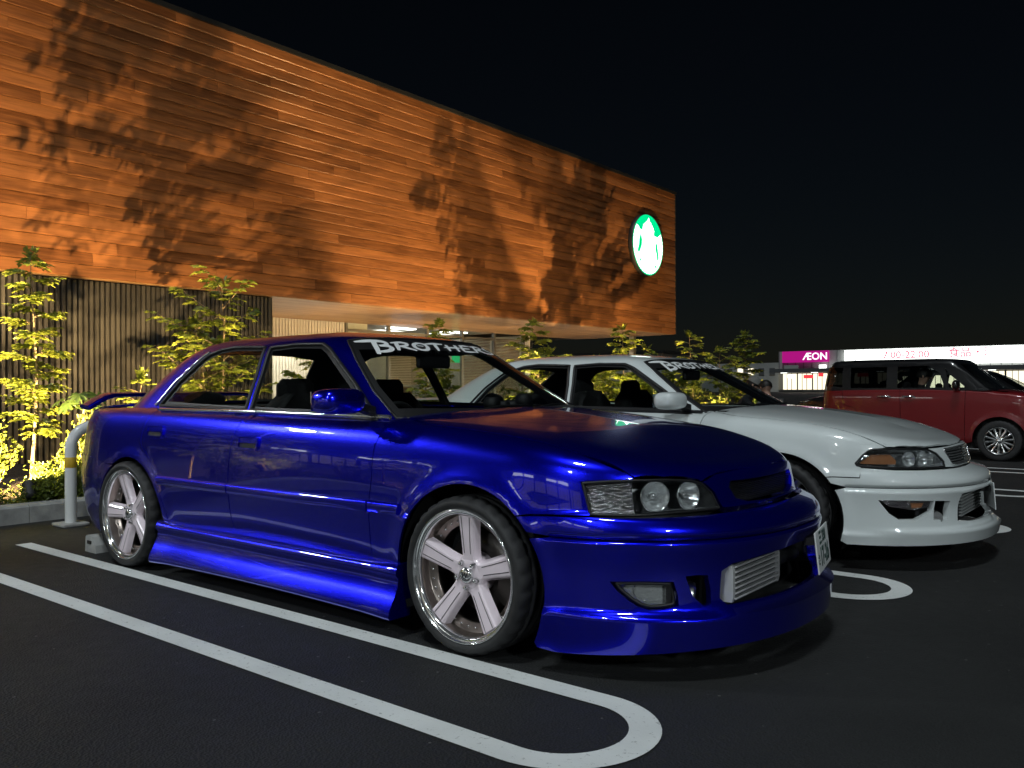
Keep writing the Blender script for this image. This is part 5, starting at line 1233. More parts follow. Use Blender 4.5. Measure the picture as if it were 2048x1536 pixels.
b = MB(); b.grid(P, True, closev=True); b.add(P[0], [list(range(7))]); b.add(P[-1], [list(range(7))[::-1]])
sp = b.build('boot_spoiler', M['blue'], blue_car)
b = MB(); b.box((-3.60,0,.985), (.03,.5,.07)); b.build('spoiler_leg', M['blue'], sp)
# wheels
DW = five_spoke_meshes()
for x, ph, cal_ in ((0., 2., 95), (-2.73, 54., 270)):
    put_wheel(DW, blue_car, (x,-.765,.318), False, ph, 'W', 0., cal_); put_wheel(DW, blue_car, (x,.765,.318), True, ph, None, 0., cal_)
# ================================================================ the white sedan
white_car = empty('parked_sedan', 'white lowered sedan with amber corner lamps parked beside the blue car', 'car', (.30, 2.50, 0))
HSw = [(-.47,-.70,.905),(-.297,-.76,.882),(-.047,-.754,.863),(.217,-.74,.836),(.43,-.72,.790),(.56,-.70,.735),(.60,-.695,.709)]
HLw = [(.455,-.814,.622),(.485,-.80,.662),(.51,-.78,.690),(.53,-.763,.703),(.634,-.671,.707),(.70,-.575,.704),(.755,-.466,.697),(.785,-.397,.668),(.812,-.338,.618),(.845,-.345,.583),(.763,-.553,.585),(.654,-.695,.590),(.486,-.804,.601),(.462,-.812,.608)]
white_o = dict(paint=M['white'], sticker='BROTHERS', hood_seam=HSw, arch_seam_angle=41, nose=.06, dz=-.035, cab_dz=-.03, lip=.07, bucket=True, strip=M['trim'],
    fender_front=[(.53,.703),(.51,.690),(.455,.622),(.462,.606),(.486,.600),(.484,.540),(.335,.540)],
    hood_rear=[(-.355,0),(-.385,-.35),(-.44,-.6)],
    hood_front=[(.634,-.671),(.70,-.575),(.755,-.466),(.778,-.38),(.80,-.25),(.818,-.12),(.822,0)])
bodyw, cabw, Cw = sedan(white_car, white_o)
WFw, af = Cw['WF'], Cw['AF']; WP = [M['white'], M['plastic']]; iw = lambda l: [WFw.inv(p) for p in l]
side_edge = [WFw.inv(SD.cast(bodyw, x, z)[0]) for x, z in arc(*af, 41, -17, 18)]
bot = [(a, b+.002) for a, b in (WFw.inv(q) for q in bodyw.G[0][-56::3])]; bot = [q for q in bot if q[0] > side_edge[-1][0]+.02]
topb = iw([(.335,-.861,.538),(.484,-.826,.538),(.486,-.806,.596),(.655,-.70,.583),(.766,-.562,.578),(.845,-.40,.575),(.87,-.25,.572),(.885,0,.571)])
half = [(0, topb[-1][1])] + topb[::-1][1:] + side_edge + bot + ([(0, bot[-1][1])] if bot[-1][0] < -.01 else [])
ic_h = iw([(1.0,-.001,.455),(.97,-.2,.452),(.923,-.40,.440),(.915,-.415,.40),(.912,-.43,.285),(.95,-.30,.275),(1.0,-.001,.272)]); ic_poly = ic_h + mirw(ic_h[::-1])
fo = iw([(.576,-.785,.413),(.70,-.70,.413),(.817,-.589,.408),(.808,-.597,.350),(.746,-.668,.308),(.668,-.73,.307),(.625,-.757,.340)])
du = iw([(.825,-.578,.408),(.878,-.487,.402),(.872,-.505,.302),(.822,-.588,.300)])
ZC = .4815
low_w = [(0, ZC)] + [(WFw.inv(SD.cast(bodyw, x, ZC)[0])[0], ZC) for x in (.95,.85,.72,.6,.5,.41)] + [q for q in half if q[1] < ZC-.004]
up_w = [q for q in half if q[1] > ZC+.004] + low_w[1:7][::-1] + [(0, ZC)]
panel('bumper_top', white_car, bodyw, WFw, symw(up_w), mats=WP, res=.024, step=.016, gap=.002, t=.03)
bumper_w = panel('front_bumper', white_car, bodyw, WFw, symw(low_w), [ic_poly, fo, mirw(fo), du, mirw(du)], mats=WP, res=.026, step=.016, gap=.0015, t=.035)
gs_half = [(0,.705)] + iw([(.818,-.12,.703),(.80,-.25,.700),(.778,-.38,.698),(.755,-.466,.697),(.785,-.397,.668),(.812,-.338,.618),(.845,-.345,.583)]) + [(WFw.inv((.87,-.25,.575))[0],.577),(0,.577)]
go_h = iw([(.83,-.001,.690),(.815,-.15,.689),(.795,-.305,.687),(.80,-.31,.675),(.85,-.265,.600),(.87,-.22,.590),(.875,-.001,.588)]); go = go_h + mirw(go_h[::-1])
gsw = panel('grille_surround', white_car, bodyw, WFw, symw(gs_half), [go], mats=WP, res=.025, step=.015, t=.03, off=.005)
panel('grille_back', gsw, bodyw, WFw, inset(go, -.02), mats=[M['trim']], off=-.03, t=.004, gap=0, res=.04)
for i in range(6):
    z = .600+i*.0155; pts = []
    for k in range(19):
        a = WFw.inv((.83,-.30+.025*i/5*0,.65))[0]*(1-2*k/18)*(1-.02*(5-i)); p, n = WFw.cast(bodyw, a, z); pts.append(p+n*.001)
    MB().tube(pts, .0042, 6).build('grille_bar', M['chrome'] if i < 5 else M['chrome'], gsw)
me = outline_tube(bodyw, WFw, go, .006, 6, .006, step=.02).mesh('grille_frame', M['chrome']); link('grille_frame', me, gsw)
hl = iw(HLw); dvw = iw([(.624,-.684,.707),(.650,-.665,.640),(.665,-.683,.588)])
me_l = panel_mesh('headlight', bodyw, WFw, inset(hl, .002), mats=[M['lens']], off=-.001, gap=0, back=False, flange=False, res=.02, step=.012)
me_b = panel_mesh('lamp_housing', bodyw, WFw, inset(hl, .003), mats=[M['refl'], M['refl']], off=-.004, t=.09, gap=0, front=False, res=.025, step=.015)
me_r = outline_tube(bodyw, WFw, inset(hl, .004), .006, 6, -.001, step=.015).mesh('lamp_seal', M['trim'])
turn = iw([(.475,-.80,.628),(.53,-.762,.675),(.62,-.688,.676)]) + [dvw[1], (dvw[2][0], .612)] + iw([(.486,-.804,.615)])
me_t = panel_mesh('turn_signal', bodyw, WFw, inset(turn, .003), mats=[M['amber'], M['hous']], off=-.02, t=.01, gap=0, res=.02, step=.012)
me_o = panel_mesh('corner_lens', bodyw, WFw, inset(fo[:3] + iw([(.806,-.60,.368),(.74,-.672,.352),(.625,-.757,.372)]), .004), mats=[M['prism'], M['hous']], off=-.012, t=.02, gap=0, res=.015, step=.01)
me_o2 = panel_mesh('corner_bulb', bodyw, WFw, iw([(.72,-.683,.396),(.775,-.63,.395),(.768,-.638,.372),(.725,-.678,.368)]), mats=[M['amber']], off=-.009, t=.002, gap=0, res=.02)
for sg in (0, 1):
    f = (lambda m: m) if sg == 0 else mirrored
    h = link('headlight', f(me_l), white_car); link('lamp_housing', f(me_b), h); link('lamp_seal', f(me_r), h); link('turn_signal', f(me_t), h)
    s = -1 if sg == 0 else 1
    lamp_bowl(h, (.690, s*.590, .640), (1,s*.75,.05), .044, .04); lamp_bowl(h, (.740, s*.490, .640), (1,s*.5,.05), .044, .04); lamp_bowl(h, (.765, s*.415, .635), (1,s*.35,.05), .034, .03)
    c = link('corner_lamp', f(me_o), bumper_w); link('corner_bulb', f(me_o2), c)
b = MB(); b.box((.74,0,.34), (.02,1.24,.36)); b.build('bumper_void', M['trim'], bumper_w)
icx = .90
ic = MB().box((icx-.03,0,.36), (.05,.62,.15)).build('intercooler', M['hous'], white_car)
for i in range(8): MB().box((icx+.002,0,.296+i*.0185), (.02,.60,.007), bev=.002).build('cooler_tube', M['cooler'], ic)
MB().tube([(.83,-.56,.31),(.80,-.50,.31)], .035, 14).build('brake_duct', M['alu'], bumper_w)
number_plate(white_car, (.985,.12,.395), R(20), '三 300', '32-05', -4)
DW2 = multi_spoke_meshes(.312, .245, 10)
for x in (0., -2.73): put_wheel2(DW2, white_car, (x,-.765,.312), False, 0, .0); put_wheel2(DW2, white_car, (x,.765,.312), True, 0, .0)
P = []
for i in range(21):
    u = -1+2*i/20; P.append([(-3.60,.62*u,.955),(-3.66,.62*u,.975),(-3.74,.62*u,.975),(-3.75,.62*u,.955)])
MB().grid(P).build('boot_spoiler', M['white'], white_car)

# ================================================================ the two-tone tall hatchback
van = empty('tall_hatchback', 'boxy red hatchback with a black roof and silver wheel covers, driver inside', 'car', (.18, 10.835, 0))
KV = (-2.0,-1.2,-.4,.15)
vb = [row((.68,.69,.68), .66, -2.48, 2.6, 3.2, [.19,.19,.19,.19,.19,.20]), row((.715,.725,.715), .71, -2.53, 2.6, 3.2, [.32,.31,.31,.31,.31,.32]), row((.73,.737,.73), .72, -2.54, 2.6, 3.2, [.55,.55,.55,.55,.55,.52]),
      row((.73,.737,.73), .69, -2.53, 2.6, 3.2, [.82,.82,.82,.82,.79,.74]), row((.722,.728,.715), .62, -2.52, 2.6, 3.2, [.97,.97,.97,.97,.92,.86]), row((.70,.705,.66), .52, -2.49, 2.6, 3.2, [1.01,1.01,1.01,1.0,.955,.91]),
      row((.50,.50,.45), .40, -2.4, 2.6, 3.2, [1.02,1.02,1.02,1.02,.985,.945]), row((.02,.02,.02), .30, -2.3, 2.6, 3.2, [1.02,1.02,1.02,1.025,.995,.965])]
bodyv = Surf(vb, .15, -2.2, KV, bulge=[(0,.285,.34,.012,.03),(-2.06,.285,.34,.012,.03)])
Zv = (.97,1.15,1.32,1.415,1.452,1.468,1.475); Wv = (.715,.70,.68,.650,.59,.40,.02)
XFv = (.04,-.18,-.38,-.48,-.55,-.80,-1.0); AFv = (-.15,-.35,-.54,-.66,-.75,-.95,-1.1); XRv = (-2.52,-2.49,-2.45,-2.40,-2.32,-2.1,-1.8); ARv = (-2.25,-2.23,-2.2,-2.16,-2.1,-1.9,-1.6)
cabv = Surf([row((Wv[i],Wv[i],Wv[i]*.99), XFv[i], XRv[i], 2.6, 3.2, [Zv[i]]*3, af=AFv[i], ar=ARv[i]) for i in range(7)], -.5, -2.2, (-1.4,))
DV = Chart('dome', sc=.8, O=(-1.3,0,.7)); WV = Chart('wrap', -.3, .95); TPv = Chart('top'); RP = [M['red'], M['dark']]
av, avr = (0,.285,.335), (-2.06,.285,.335)
def two(name, poly, surf, ch, mats, **k):
    return both(name, van, panel_mesh(name, surf, ch, poly, mats=mats, **k))
zt = 1.008
fdv = two('front_door', [(-.42,zt),(-.44,.22),(-1.28,.22),(-1.30,zt)], bodyv, SD, RP, gap=.003)
rdv = two('sliding_door', [(-1.30,zt),(-1.28,.22)] + [(-1.70,.22)] + arc(*avr, 0, 60, 10) + [(-1.95,.72),(-2.12,.78),(-2.14,zt)], bodyv, SD, RP, gap=.003)
two('rear_quarter', [(-2.14,zt),(-2.12,.78),(-1.95,.72)] + arc(*avr, 62, 190, 20) + [(-2.46,.24),(-2.47,zt)], bodyv, SD, RP, gap=.003)
two('front_fender', [(-.42,zt),(-.20,zt-.01),(.0,.99),(.25,.955),(.45,.90),(.52,.80),(.50,.64),(.37,.60)] + arc(*av, 44, 184, 24) + [(-.44,.22)], bodyv, SD, RP, gap=.003)
hb = [(a, b) for a, b in (WV.inv(q) for q in bodyv.G[0][-50::3])]; se = [WV.inv(SD.cast(bodyv, x, z)[0]) for x, z in arc(*av, 44, -12, 10)]
hb = [q for q in hb if q[0] > se[-1][0]+.02]
panel('front_bumper', van, bodyv, WV, symw([(0,.62),(WV.inv((.5,-.60,.62))[0],.62),WV.inv((.37,-.73,.60))] + se + hb + ([(0,.2)] if hb[-1][0] < -.01 else [])), mats=RP, res=.05)
panel('front_grille', van, bodyv, WV, symw([(0,.74),(WV.inv((.55,-.40,.7))[0],.74),(WV.inv((.55,-.42,.7))[0],.625),(0,.625)]), mats=[M['chrome'], M['trim']], res=.05)
two('headlight', [WV.inv(p) for p in ((.60,-.42,.78),(.50,-.60,.80),(.48,-.62,.66),(.60,-.44,.63))], bodyv, WV, [M['lens'], M['refl']], t=.03, off=.002)
panel('bonnet', van, bodyv, TPv, sym([(-.02,0),(-.05,-.5),(-.16,-.66),(.1,-.665),(.3,-.63),(.45,-.53),(.56,-.35),(.60,0)]), mats=RP, res=.05)
WRv = Chart('wrap', -1.6, .95)
panel('tailgate', van, bodyv, WRv, [(math.pi*.95-.75,.25),(math.pi*.95+.75,.25),(math.pi*.95+.75,1.0),(math.pi*.95-.75,1.0)], mats=RP, res=.06)
two('tail_light', [(-2.505,.70),(-2.505,1.0),(-2.47,1.0),(-2.47,.70)], bodyv, SD, [M['redlens']], off=.004)
dv_ = lambda l: [DV.inv(p) for p in resample(l, .05)]
ol = []
for i in range(100):
    a = 2*math.pi*i/100; d = np.array([math.cos(a), math.sin(a), 0]); p, n = cabv.cast(np.array([-1.3,0,.99])+5*d, -d); ol.append(DV.inv(p))
w1 = dv_([(-1.34,-.71,1.03),(-1.34,-.68,1.355),(-.93,-.67,1.36),(-.76,-.69,1.25),(-.70,-.70,1.03)])
w2 = dv_([(-2.02,-.71,1.03),(-2.02,-.68,1.35),(-1.49,-.68,1.355),(-1.49,-.71,1.03)])
w3_ = dv_([(-2.40,-.66,1.05),(-2.36,-.64,1.33),(-2.13,-.67,1.345),(-2.13,-.70,1.04)])
w4 = dv_([(-.64,-.70,1.03),(-.66,-.69,1.12),(-.69,-.68,1.32),(-.60,-.69,1.20),(-.42,-.70,1.03)])
wsv = dv_([(-.42,0,1.40),(-.46,-.45,1.395),(-.52,-.58,1.37),(-.36,-.63,1.20),(-.16,-.66,1.03),(-.02,-.5,1.02),(.10,0,1.02),(-.02,.5,1.02),(-.16,.66,1.03),(-.36,.63,1.20),(-.52,.58,1.37),(-.46,.45,1.395)])
wrv = dv_([(-2.42,-.45,1.38),(-2.50,-.50,1.08),(-2.50,.50,1.08),(-2.42,.45,1.38)])
mir2 = lambda l: [(a, -b) for a, b in l]
panel('roof_and_pillars', van, cabv, DV, ol, [w1, w2, w3_, w4, wsv, wrv, mir2(w1), mir2(w2), mir2(w3_), mir2(w4)], mats=[M['blackpaint'], M['dark']], res=.05, gap=0, t=.02)
panel('windscreen', van, cabv, DV, wsv, mats=[M['glass']], off=-.004, gap=0, back=False, flange=False, res=.08)
panel('rear_window', van, cabv, DV, wrv, mats=[M['tint']], off=-.004, gap=0, back=False, flange=False, res=.08)
for wl, g, par in ((w1,'glass',fdv),(w2,'tint',rdv),(w3_,'tint',None),(w4,'glass',fdv)):
    m_ = panel_mesh('side_window', cabv, DV, wl, mats=[M[g]], off=-.006, gap=0, back=False, flange=False, res=.08)
    for i in (0, 1): link('side_window', m_ if i == 0 else mirrored(m_), par[i] if par else van)
for x0, par in ((-1.18,fdv),(-1.52,rdv)):
    for i, s in ((0,-1),(1,1)):
        hh = MB().tube([(x0-.09,s*.738,.90),(x0-.07,s*.765,.905),(x0+.07,s*.765,.905),(x0+.09,s*.738,.90)], .013, 8).build('door_handle', M['chrome'], par[i])
        MB().ball((x0,s*.728,.90), (.085,.012,.035), 14, 8).build('handle_cup', M['red'], hh)
for s in (-1, 1):
    b = MB(); b.ball((-.52,s*.83,1.07), (.055,.09,.075), 14, 10); m_ = b.build('door_mirror', M['blackpaint'], van)
    MB().tube([(-.50,s*.70,1.02),(-.51,s*.80,1.04)], .022, 8).build('mirror_arm', M['trim'], m_)
b = MB(); b.box((-1.0,0,.24), (2.9,1.2,.1)); b.box((.15,0,.5), (.8,1.0,.5))
for cx in (0,-2.06):
    for s in (-1, 1): b.lathe([(.345,-.04),(.345,.22)] if s < 0 else [(.345,-.22),(.345,.04)], 24, c=(cx, s*.68, .285), a0=R(-20), a1=R(200)); b.box((cx, s*.45, .4), (.7,.02,.5))
b.build('underbody', M['plastic'], van)
b = MB(); P = [[(.10,y,.98),(-.15,y,1.0),(-.30,y,.97),(-.33,y,.6)] for y in np.linspace(-.66,.66,7)]; b.grid(P); b.build('dashboard', M['plastic'], van)
for y in (-.33,.33): seat(van, -.86, y, M['dark'])
MB().box((-2.0,0,.75), (.2,1.2,.7), bev=.06).build('rear_bench', M['dark'], van)
MB().tube([(-2.05,-.3,1.465),(-2.25,-.3,1.62)], .004, 5).build('aerial', M['trim'], van)
DW3 = multi_spoke_meshes(.285, .188, 14, .165)
for x in (0., -2.06): put_wheel2(DW3, van, (x,-.655,.285), False, 5); put_wheel2(DW3, van, (x,.655,.285), True, 5)
# ================================================================ people
M['skin'] = mat('skin', (.42,.25,.18), .5); M['hair'] = mat('dark_hair', (.012,.010,.009), .5, bump=((60,60,20),.6,.01)); M['shirt_dark'] = mat('dark_jersey', (.02,.021,.024), .8, noise=(30,.3)); M['shirt_grey'] = mat('grey_jacket', (.20,.21,.22), .8, noise=(20,.25)); M['jeans'] = mat('dark_jeans', (.02,.025,.04), .85); M['cap'] = mat('grey_cap', (.16,.16,.15), .8)
def person(label, loc, rotz, J, cloth, extra=None, hat=False, s=1.0):
    """J: joint name -> point. Skin-modifier body grown from the pelvis, hands with five fingers."""
    root = empty('person', label, 'person', loc, rotz)
    P = []; E = []; rad = []
    def add(p, r, a=None):
        P.append(Vector(p)*s); rad.append(r*s); k = len(P)-1
        if a is not None: E.append((a, k))
        return k
    pel = add(J['pelvis'], .135); w = add((Vector(J['pelvis'])+Vector(J['chest']))/2, .125, pel); ch = add(J['chest'], .15, w); nk = add(J['neck'], .058, ch)
    hd0 = Vector(J['head']); hb = add(Vector(J['neck']).lerp(hd0, .55), .060, nk); hm = add(hd0, .098, hb); ht = add(hd0+Vector((-.01,0,.085)), .075, hm)
    for sd in ('l', 'r'):
        sh = add(J['sh_'+sd], .062, ch); el = add(J['el_'+sd], .045, sh); wr = add(J['wr_'+sd], .030, el)
        d = (Vector(J['hand_'+sd])-Vector(J['wr_'+sd])).normalized(); hp = add(Vector(J['wr_'+sd])+d*.06, .034, wr); sd_v = d.orthogonal().normalized()
        for q in range(4):
            o_ = sd_v*(q-1.5)*.019; f1 = add(Vector(J['wr_'+sd])+d*.095+o_, .0095, hp); f2 = add(Vector(J['wr_'+sd])+d*(.13+.008*(q in (1,2)))+o_+Vector((0,0,-.01)), .0085, f1)
        t1 = add(Vector(J['wr_'+sd])+d*.06+sd_v*.045, .011, hp); add(Vector(J['wr_'+sd])+d*.085+sd_v*.055, .009, t1)
        hp_ = add(J['hip_'+sd], .098, pel); kn = add(J['kn_'+sd], .066, hp_); an = add(J['an_'+sd], .045, kn); add(J['toe_'+sd], .038, an)
    me = bpy.data.meshes.new('body'); me.from_pydata([tuple(p) for p in P], E, [])
    bm = bmesh.new(); bm.from_mesh(me); ly = bm.verts.layers.skin.verify(); bm.verts.ensure_lookup_table()
    for i, v in enumerate(bm.verts): v[ly].radius = (rad[i], rad[i]); v[ly].use_root = (i == 0)
    bm.to_mesh(me); bm.free()
    o = bpy.data.objects.new('body', me); COL.objects.link(o); md = o.modifiers.new('s', 'SKIN'); md.use_smooth_shade = True; m2 = o.modifiers.new('u', 'SUBSURF'); m2.levels = m2.render_levels = 2
    dg = bpy.context.evaluated_depsgraph_get(); dg.update(); m3 = bpy.data.meshes.new_from_object(o.evaluated_get(dg)); bpy.data.objects.remove(o)
    m3.materials.clear()
    for m_ in (cloth, M['skin'], M['jeans']): m3.materials.append(m_)
    pz = J['pelvis'][2]*s
    for f in m3.polygons:
        c = f.center; hands = min((c-Vector(J['hand_l'])*s).length, (c-Vector(J['hand_r'])*s).length); legs = min([(c-Vector(J[k])*s).length for k in ('kn_l','kn_r','an_l','an_r','toe_l','toe_r','hip_l','hip_r')])
        f.material_index = 1 if (c.z > (J['neck'][2]+.02)*s and (c-hd0*s).length < .24*s) or hands < .10*s else 2 if legs < (c-Vector(J['chest'])*s).length*.6 else 0
        f.use_smooth = True
    link('body', m3, root)
    f_ = Vector(J.get('look', (1,0,0))).normalized(); sd_ = Vector((0,0,1)).cross(f_).normalized(); up = f_.cross(sd_); hc = (hd0+Vector((0,0,.03)))*s
    b = MB(); V = []
    P2 = []
    for i in range(9):
        t = .02+(math.pi*.62)*i/8; P2.append([hc+(up*math.cos(t)+(-f_*math.cos(a)*(1.08 if math.cos(a) > 0 else .9)+sd_*math.sin(a)*.95)*math.sin(t)*(1 if True else 1))*.112*s + (up*.0 if math.cos(a) > -.2 else up*.035*s*(i/8)**2) for a in [2*math.pi*j/18 for j in range(18)]])
    b.grid(P2, True, closev=True); h = b.build('hair', M['hair'], root)
    nb_ = MB(); nb_.ball(hc+f_*.105*s-up*.02*s, .016*s, 8, 6); nb_.ball(hc+sd_*.098*s-up*.02*s, (.014*s,.012*s,.026*s), 8, 6); nb_.ball(hc-sd_*.098*s-up*.02*s, (.014*s,.012*s,.026*s), 8, 6); nb_.build('face_features', M['skin'], root)
    eb = MB()
    for q in (-1, 1): eb.ball(hc+f_*.092*s+sd_*q*.034*s+up*.0, .010*s, 8, 6)
    eb.ball(hc+f_*.090*s-up*.062*s, (.012*s,.02*s,.005*s), 8, 6); eb.build('eyes_and_mouth', M['hair'], root)
    if hat:
        b = MB(); P2 = []
        for i in range(6):
            t = .02+math.pi*.46*i/5; P2.append([hc+(up*math.cos(t)+(f_*math.cos(a)+sd_*math.sin(a))*math.sin(t))*.122*s+up*.01*s for a in [2*math.pi*j/16 for j in range(16)]])
        b.grid(P2, True, closev=True); b.box(hc+f_*.15*s+up*.035*s, (.11*s,.14*s,.012*s)); b.build('cap', M['cap'], root)
    return root
squat = dict(pelvis=(-.12,0,.34), chest=(.08,0,.70), neck=(.16,0,.89), head=(.21,0,1.03), sh_l=(.09,.19,.80), sh_r=(.09,-.19,.80), el_l=(.30,.22,.58), el_r=(.30,-.22,.58), wr_l=(.46,.07,.68), wr_r=(.46,-.07,.68), hand_l=(.54,.03,.72), hand_r=(.54,-.03,.72),
             hip_l=(-.10,.11,.33), hip_r=(-.10,-.11,.33), kn_l=(.30,.20,.50), kn_r=(.30,-.20,.50), an_l=(.05,.16,.09), an_r=(.05,-.16,.09), toe_l=(.26,.19,.04), toe_r=(.26,-.19,.04), look=(.8,0,-.45))
person('person in a grey jacket crouching beyond the bonnet of the white car', (-3.05,10.10,0), R(150), squat, M['shirt_grey'])
person('person in dark clothes and a grey cap crouching beside the one in grey', (-3.65,10.15,0), R(20), squat, M['shirt_dark'], hat=True, s=1.04)
seatp = dict(pelvis=(-.05,0,.52), chest=(-.16,0,.88), neck=(-.18,0,1.06), head=(-.12,0,1.19), sh_l=(-.17,.18,.98), sh_r=(-.17,-.18,.98), el_l=(.02,.24,.78), el_r=(.02,-.24,.78), wr_l=(.24,.14,.86), wr_r=(.24,-.14,.86), hand_l=(.32,.11,.90), hand_r=(.32,-.11,.90),
             hip_l=(0,.10,.50), hip_r=(0,-.10,.50), kn_l=(.40,.14,.58), kn_r=(.40,-.14,.58), an_l=(.52,.14,.24), an_r=(.52,-.14,.24), toe_l=(.68,.14,.22), toe_r=(.68,-.14,.22), look=(1,0,-.2))
person('driver in dark clothes sitting in the red hatchback', (.18-.92,10.835-.33,.0), 0, seatp, M['shirt_dark'])
MB_ = MB(); c = Vector((-.40,-.33,.93)); ax = Vector((-.85,0,.53)).normalized(); e1 = Vector((0,1,0)); e2 = ax.cross(e1)
MB_.tube([c+(e1*math.cos(2*math.pi*i/28)+e2*math.sin(2*math.pi*i/28))*.17 for i in range(29)], .014, 8, cap=False); MB_.tube([c-e1*.17, c+e1*.17], .014, 6); MB_.build('steering_wheel', M['plastic'], van)

# ================================================================ black sedan beyond the red hatchback: same body, turned round
swap = {}
def black_mesh(me):
    if me is None: return None
    if me.name in swap: return swap[me.name]
    if any(m_ is M['blue'] for m_ in me.materials):
        m2 = me.copy()
        for i, m_ in enumerate(m2.materials):
            if m_ is M['blue']: m2.materials[i] = M['blackpaint']
    else: m2 = me
    swap[me.name] = m2; return m2
black_car = empty('parked_sedan', 'black sedan parked the other way round behind the red hatchback', 'car', (-3.05, 13.9, -.02), math.pi)
def copy_tree(src, dst):
    for ch in list(src.children):
        if ch.name.split('.')[0] in ('boot_spoiler','gauge','number_plate','intercooler'): continue
        c_ = ch.copy(); c_.data = black_mesh(ch.data); COL.objects.link(c_); c_.parent = dst; copy_tree(ch, c_)
copy_tree(blue_car, black_car)
for o in [q for q in bpy.data.objects if q.name.startswith('screen_sticker') and q.parent and q.parent.parent is black_car]: bpy.data.objects.remove(o)

# ================================================================ supermarket across the car park
SY = 130.0; K_ = (SY+3.37)/63.37
fx = lambda x: 2.27+(x-2.27)*K_
fz = lambda z: 1.07+(z-1.07)*K_
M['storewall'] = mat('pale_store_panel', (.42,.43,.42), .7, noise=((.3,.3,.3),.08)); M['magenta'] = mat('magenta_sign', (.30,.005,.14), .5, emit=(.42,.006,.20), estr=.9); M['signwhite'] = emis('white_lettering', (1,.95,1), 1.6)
M['board'] = emis('glowing_white_board', (.96,1.,.95), 3.6); M['redink'] = emis('red_lettering', (1.,.16,.24), 1.3); M['storelit'] = emis('lit_store_window', (1.,.90,.66), 1.5); M['fascia_grey'] = mat('grey_fascia', (.12,.125,.13), .6)  # store boards and red letters glow in place of floodlights shining on them
store = empty('supermarket', 'long pale supermarket with a magenta sign and lit white boards across the car park', 'building', (fx(-14), SY, 0))
def far(b, name, m, parent=store):
    o = b.build(name, m, parent); o.matrix_parent_inverse = Matrix.Translation((-fx(-14), -SY, 0)) if parent is store else Matrix.Identity(4); return o
def fbox(x0, x1, z0, z1, d, y=SY): return MB().box(((fx(x0)+fx(x1))/2, y+d/2, (z0+z1)/2), (fx(x1)-fx(x0), d, z1-z0))
ztop = fz(3.68)
far(fbox(-22.35, 8, fz(2.35), ztop, 20), 'upper_wall', M['storewall'])
xs_ = np.arange(-22.3, 8, .62)
for i, x in enumerate(xs_): far(MB().box((fx(x), SY-.03, (fz(2.35)+ztop)/2), (.05,.06,ztop-fz(2.35))), 'panel_joint', M['fascia_grey'])
far(fbox(-22.35, 8, fz(2.05), fz(2.33), 5, SY-4.0), 'canopy', M['fascia_grey'])
for i in range(26):
    x = -22.1+i*1.15; far(fbox(x, x+1.02, .3, fz(1.98), .2, SY+.4), 'shop_window', M['storelit'])
    for q in range(2): far(fbox(x+.33+q*.34, x+.36+q*.34, .3, fz(1.98), .1, SY+.2), 'window_bar', M['fascia_grey'])
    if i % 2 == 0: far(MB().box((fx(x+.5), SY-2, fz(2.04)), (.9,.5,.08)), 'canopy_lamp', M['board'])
far(fbox(-22.35, 8, 0, .45, .6, SY-.2), 'shop_plinth', M['storewall'])
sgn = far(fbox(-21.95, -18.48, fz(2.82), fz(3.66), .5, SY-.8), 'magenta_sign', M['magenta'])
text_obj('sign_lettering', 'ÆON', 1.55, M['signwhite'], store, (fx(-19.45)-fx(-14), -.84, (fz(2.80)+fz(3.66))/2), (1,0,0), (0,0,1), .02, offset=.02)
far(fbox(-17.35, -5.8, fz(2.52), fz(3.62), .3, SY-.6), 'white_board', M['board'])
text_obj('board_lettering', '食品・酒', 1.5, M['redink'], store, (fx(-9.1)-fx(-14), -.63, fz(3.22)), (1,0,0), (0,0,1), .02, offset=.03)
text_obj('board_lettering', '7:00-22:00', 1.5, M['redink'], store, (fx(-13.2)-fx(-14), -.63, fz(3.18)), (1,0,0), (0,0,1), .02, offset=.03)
far(fbox(-21.75, -20.65, fz(2.05), fz(2.62), .2, SY-1.2), 'small_white_board', M['storewall'])
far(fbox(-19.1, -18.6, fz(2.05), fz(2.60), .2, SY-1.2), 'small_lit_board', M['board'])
M['redsign'] = emis('red_shop_sign', (.8,.05,.06), 1.2)
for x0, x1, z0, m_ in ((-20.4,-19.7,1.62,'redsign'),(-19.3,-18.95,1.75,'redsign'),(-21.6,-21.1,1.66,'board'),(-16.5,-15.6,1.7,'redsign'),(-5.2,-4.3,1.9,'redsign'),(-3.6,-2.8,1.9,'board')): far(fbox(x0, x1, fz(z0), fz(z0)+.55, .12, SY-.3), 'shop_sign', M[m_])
# long low annex to the left of the supermarket, and a ribbed metal store by the cafe
annex = tag(MB().box((fx(-26.3), SY+6, fz(2.9)/2), (fx(-22.4)-fx(-29.5), 8, fz(2.85))).build('annex_building', M['storewall']), 'plain pale annex left of the supermarket', 'building')
for i in range(8): MB().box((fx(-29.4)+i*1.85, SY+1.95, fz(2.2)), (.9,.08,1.1)).build('window', M['storelit'] if i in (4,5) else M['fascia_grey'], annex)
shed = empty('ribbed_shed', 'low grey ribbed metal shed beyond the cafe', 'shed', (-19.0, 30, 0))
MB().box((0,1.5,1.28), (6.0,2.9,2.5)).build('shed_wall', M['storewall'], shed); MB().box((0,1.5,2.60), (6.3,3.2,.12)).build('shed_roof', M['flash'], shed)
rib = MB().box((0,0,1.28), (.06,.05,2.5)).mesh('rib', M['storewall'])
for i in range(40): link('rib', rib, shed, (-2.95+i*.151, .03, 0))

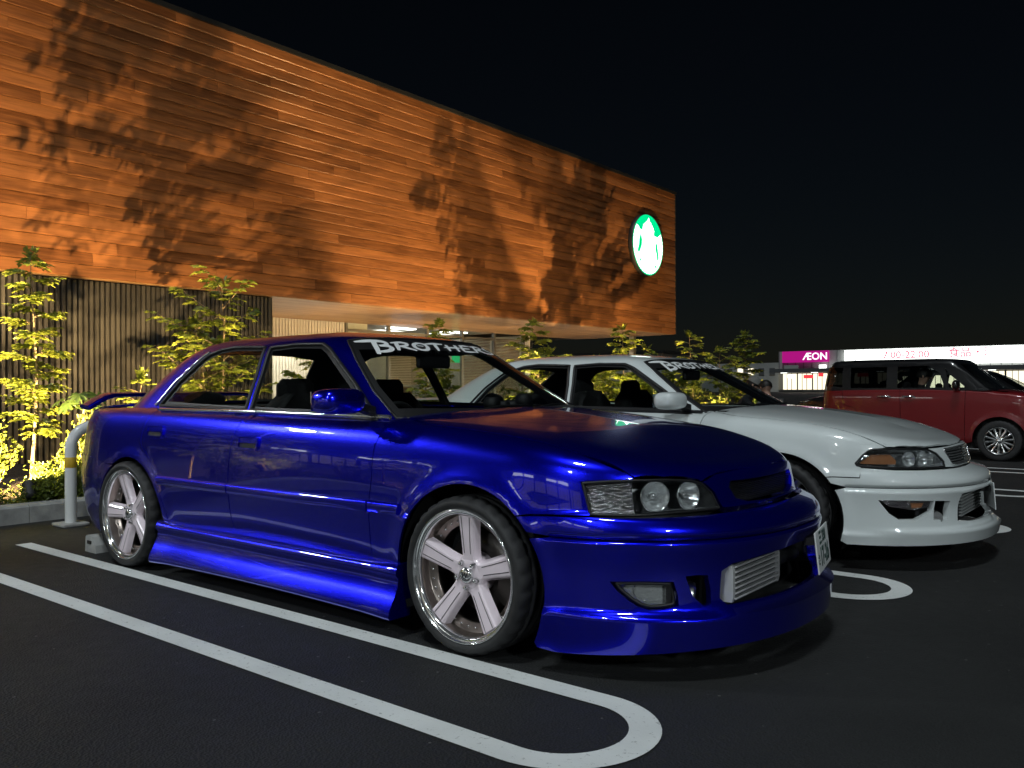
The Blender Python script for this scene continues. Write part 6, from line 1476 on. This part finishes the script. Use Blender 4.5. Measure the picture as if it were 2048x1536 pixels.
# ================================================================ unseen lamp posts and lit shops, added to give the cars light and reflections
M['led'] = emis('led_panel', (.92,1.,.98), 60); M['pole'] = mat('galvanised_pole', (.35,.36,.36), .45, .7)
def added_lamp_post(x, y, label, h=7.0, ang=0., power=450):  # out-of-view post added to light the cars and show in their paint
    t = empty('added_lamp_post', label, 'street lamp', (x, y, 0), ang, group='added car park lamp posts')
    MB().tube([(0,0,0),(0,0,h*.5),(0,0,h)], [.085,.07,.05], 12).build('pole', M['pole'], t); MB().box((0,0,.15), (.3,.3,.3), bev=.02).build('footing', M['conc'], t)
    for s in (-1, 1):
        MB().tube([(0,0,h-.1),(0,s*.5,h+.05)], .03, 8).build('arm', M['pole'], t); hd = MB().box((0,s*.75,h+.06), (.28,.55,.08), bev=.02).build('lamp_head', M['lampbody'], t); MB().box((0,s*.75,h+.017), (.22,.46,.012)).build('led_panel', M['led'], hd)
    ld = bpy.data.lights.new('post', 'POINT'); ld.shadow_soft_size = .35; ld.energy = power; ld.color = (.88,.97,1.)
    lo = bpy.data.objects.new('added_post_light', ld); COL.objects.link(lo); lo.location = (x, y, h-.35)
added_lamp_post(13.5,-8.5,'tall unseen lamp post with two heads, added for light, right of the driving lane',7.,0.,2300); added_lamp_post(-13.0,-8.5,'tall unseen lamp post with two heads, added for light, beside the added shops',7.,0.,2300); added_lamp_post(3.0,-15.0,'tall unseen lamp post with two heads, added for light, across from the bays',7.5,0.,1800)
M['added_shop'] = emis('added_shop_glow', (1.,.85,.6), .35)
row_ = empty('added_shop_row', 'unseen row of lit shops with a white fascia, added for reflections in the cars', 'building', (-14, -26, 0))  # glowing shop front added as something for the car sides to reflect
MB().box((0,-3,2.4), (44,6,4.8)).build('shop_wall', M['fascia_grey'], row_)
for i in range(11):
    MB().box((-20+i*4,.06,1.45), (3.5,.08,2.3)).build('shop_window', M['added_shop'], row_)
    for q in range(3): MB().box((-20+i*4-1.1+q*1.1,.12,1.45), (.08,.06,2.3)).build('window_bar', M['fascia_grey'], row_)
    if i % 3 != 1: MB().box((-20+i*4,.3,3.6), (3.4,.3,.7)).build('added_fascia_sign', M['board'], row_)
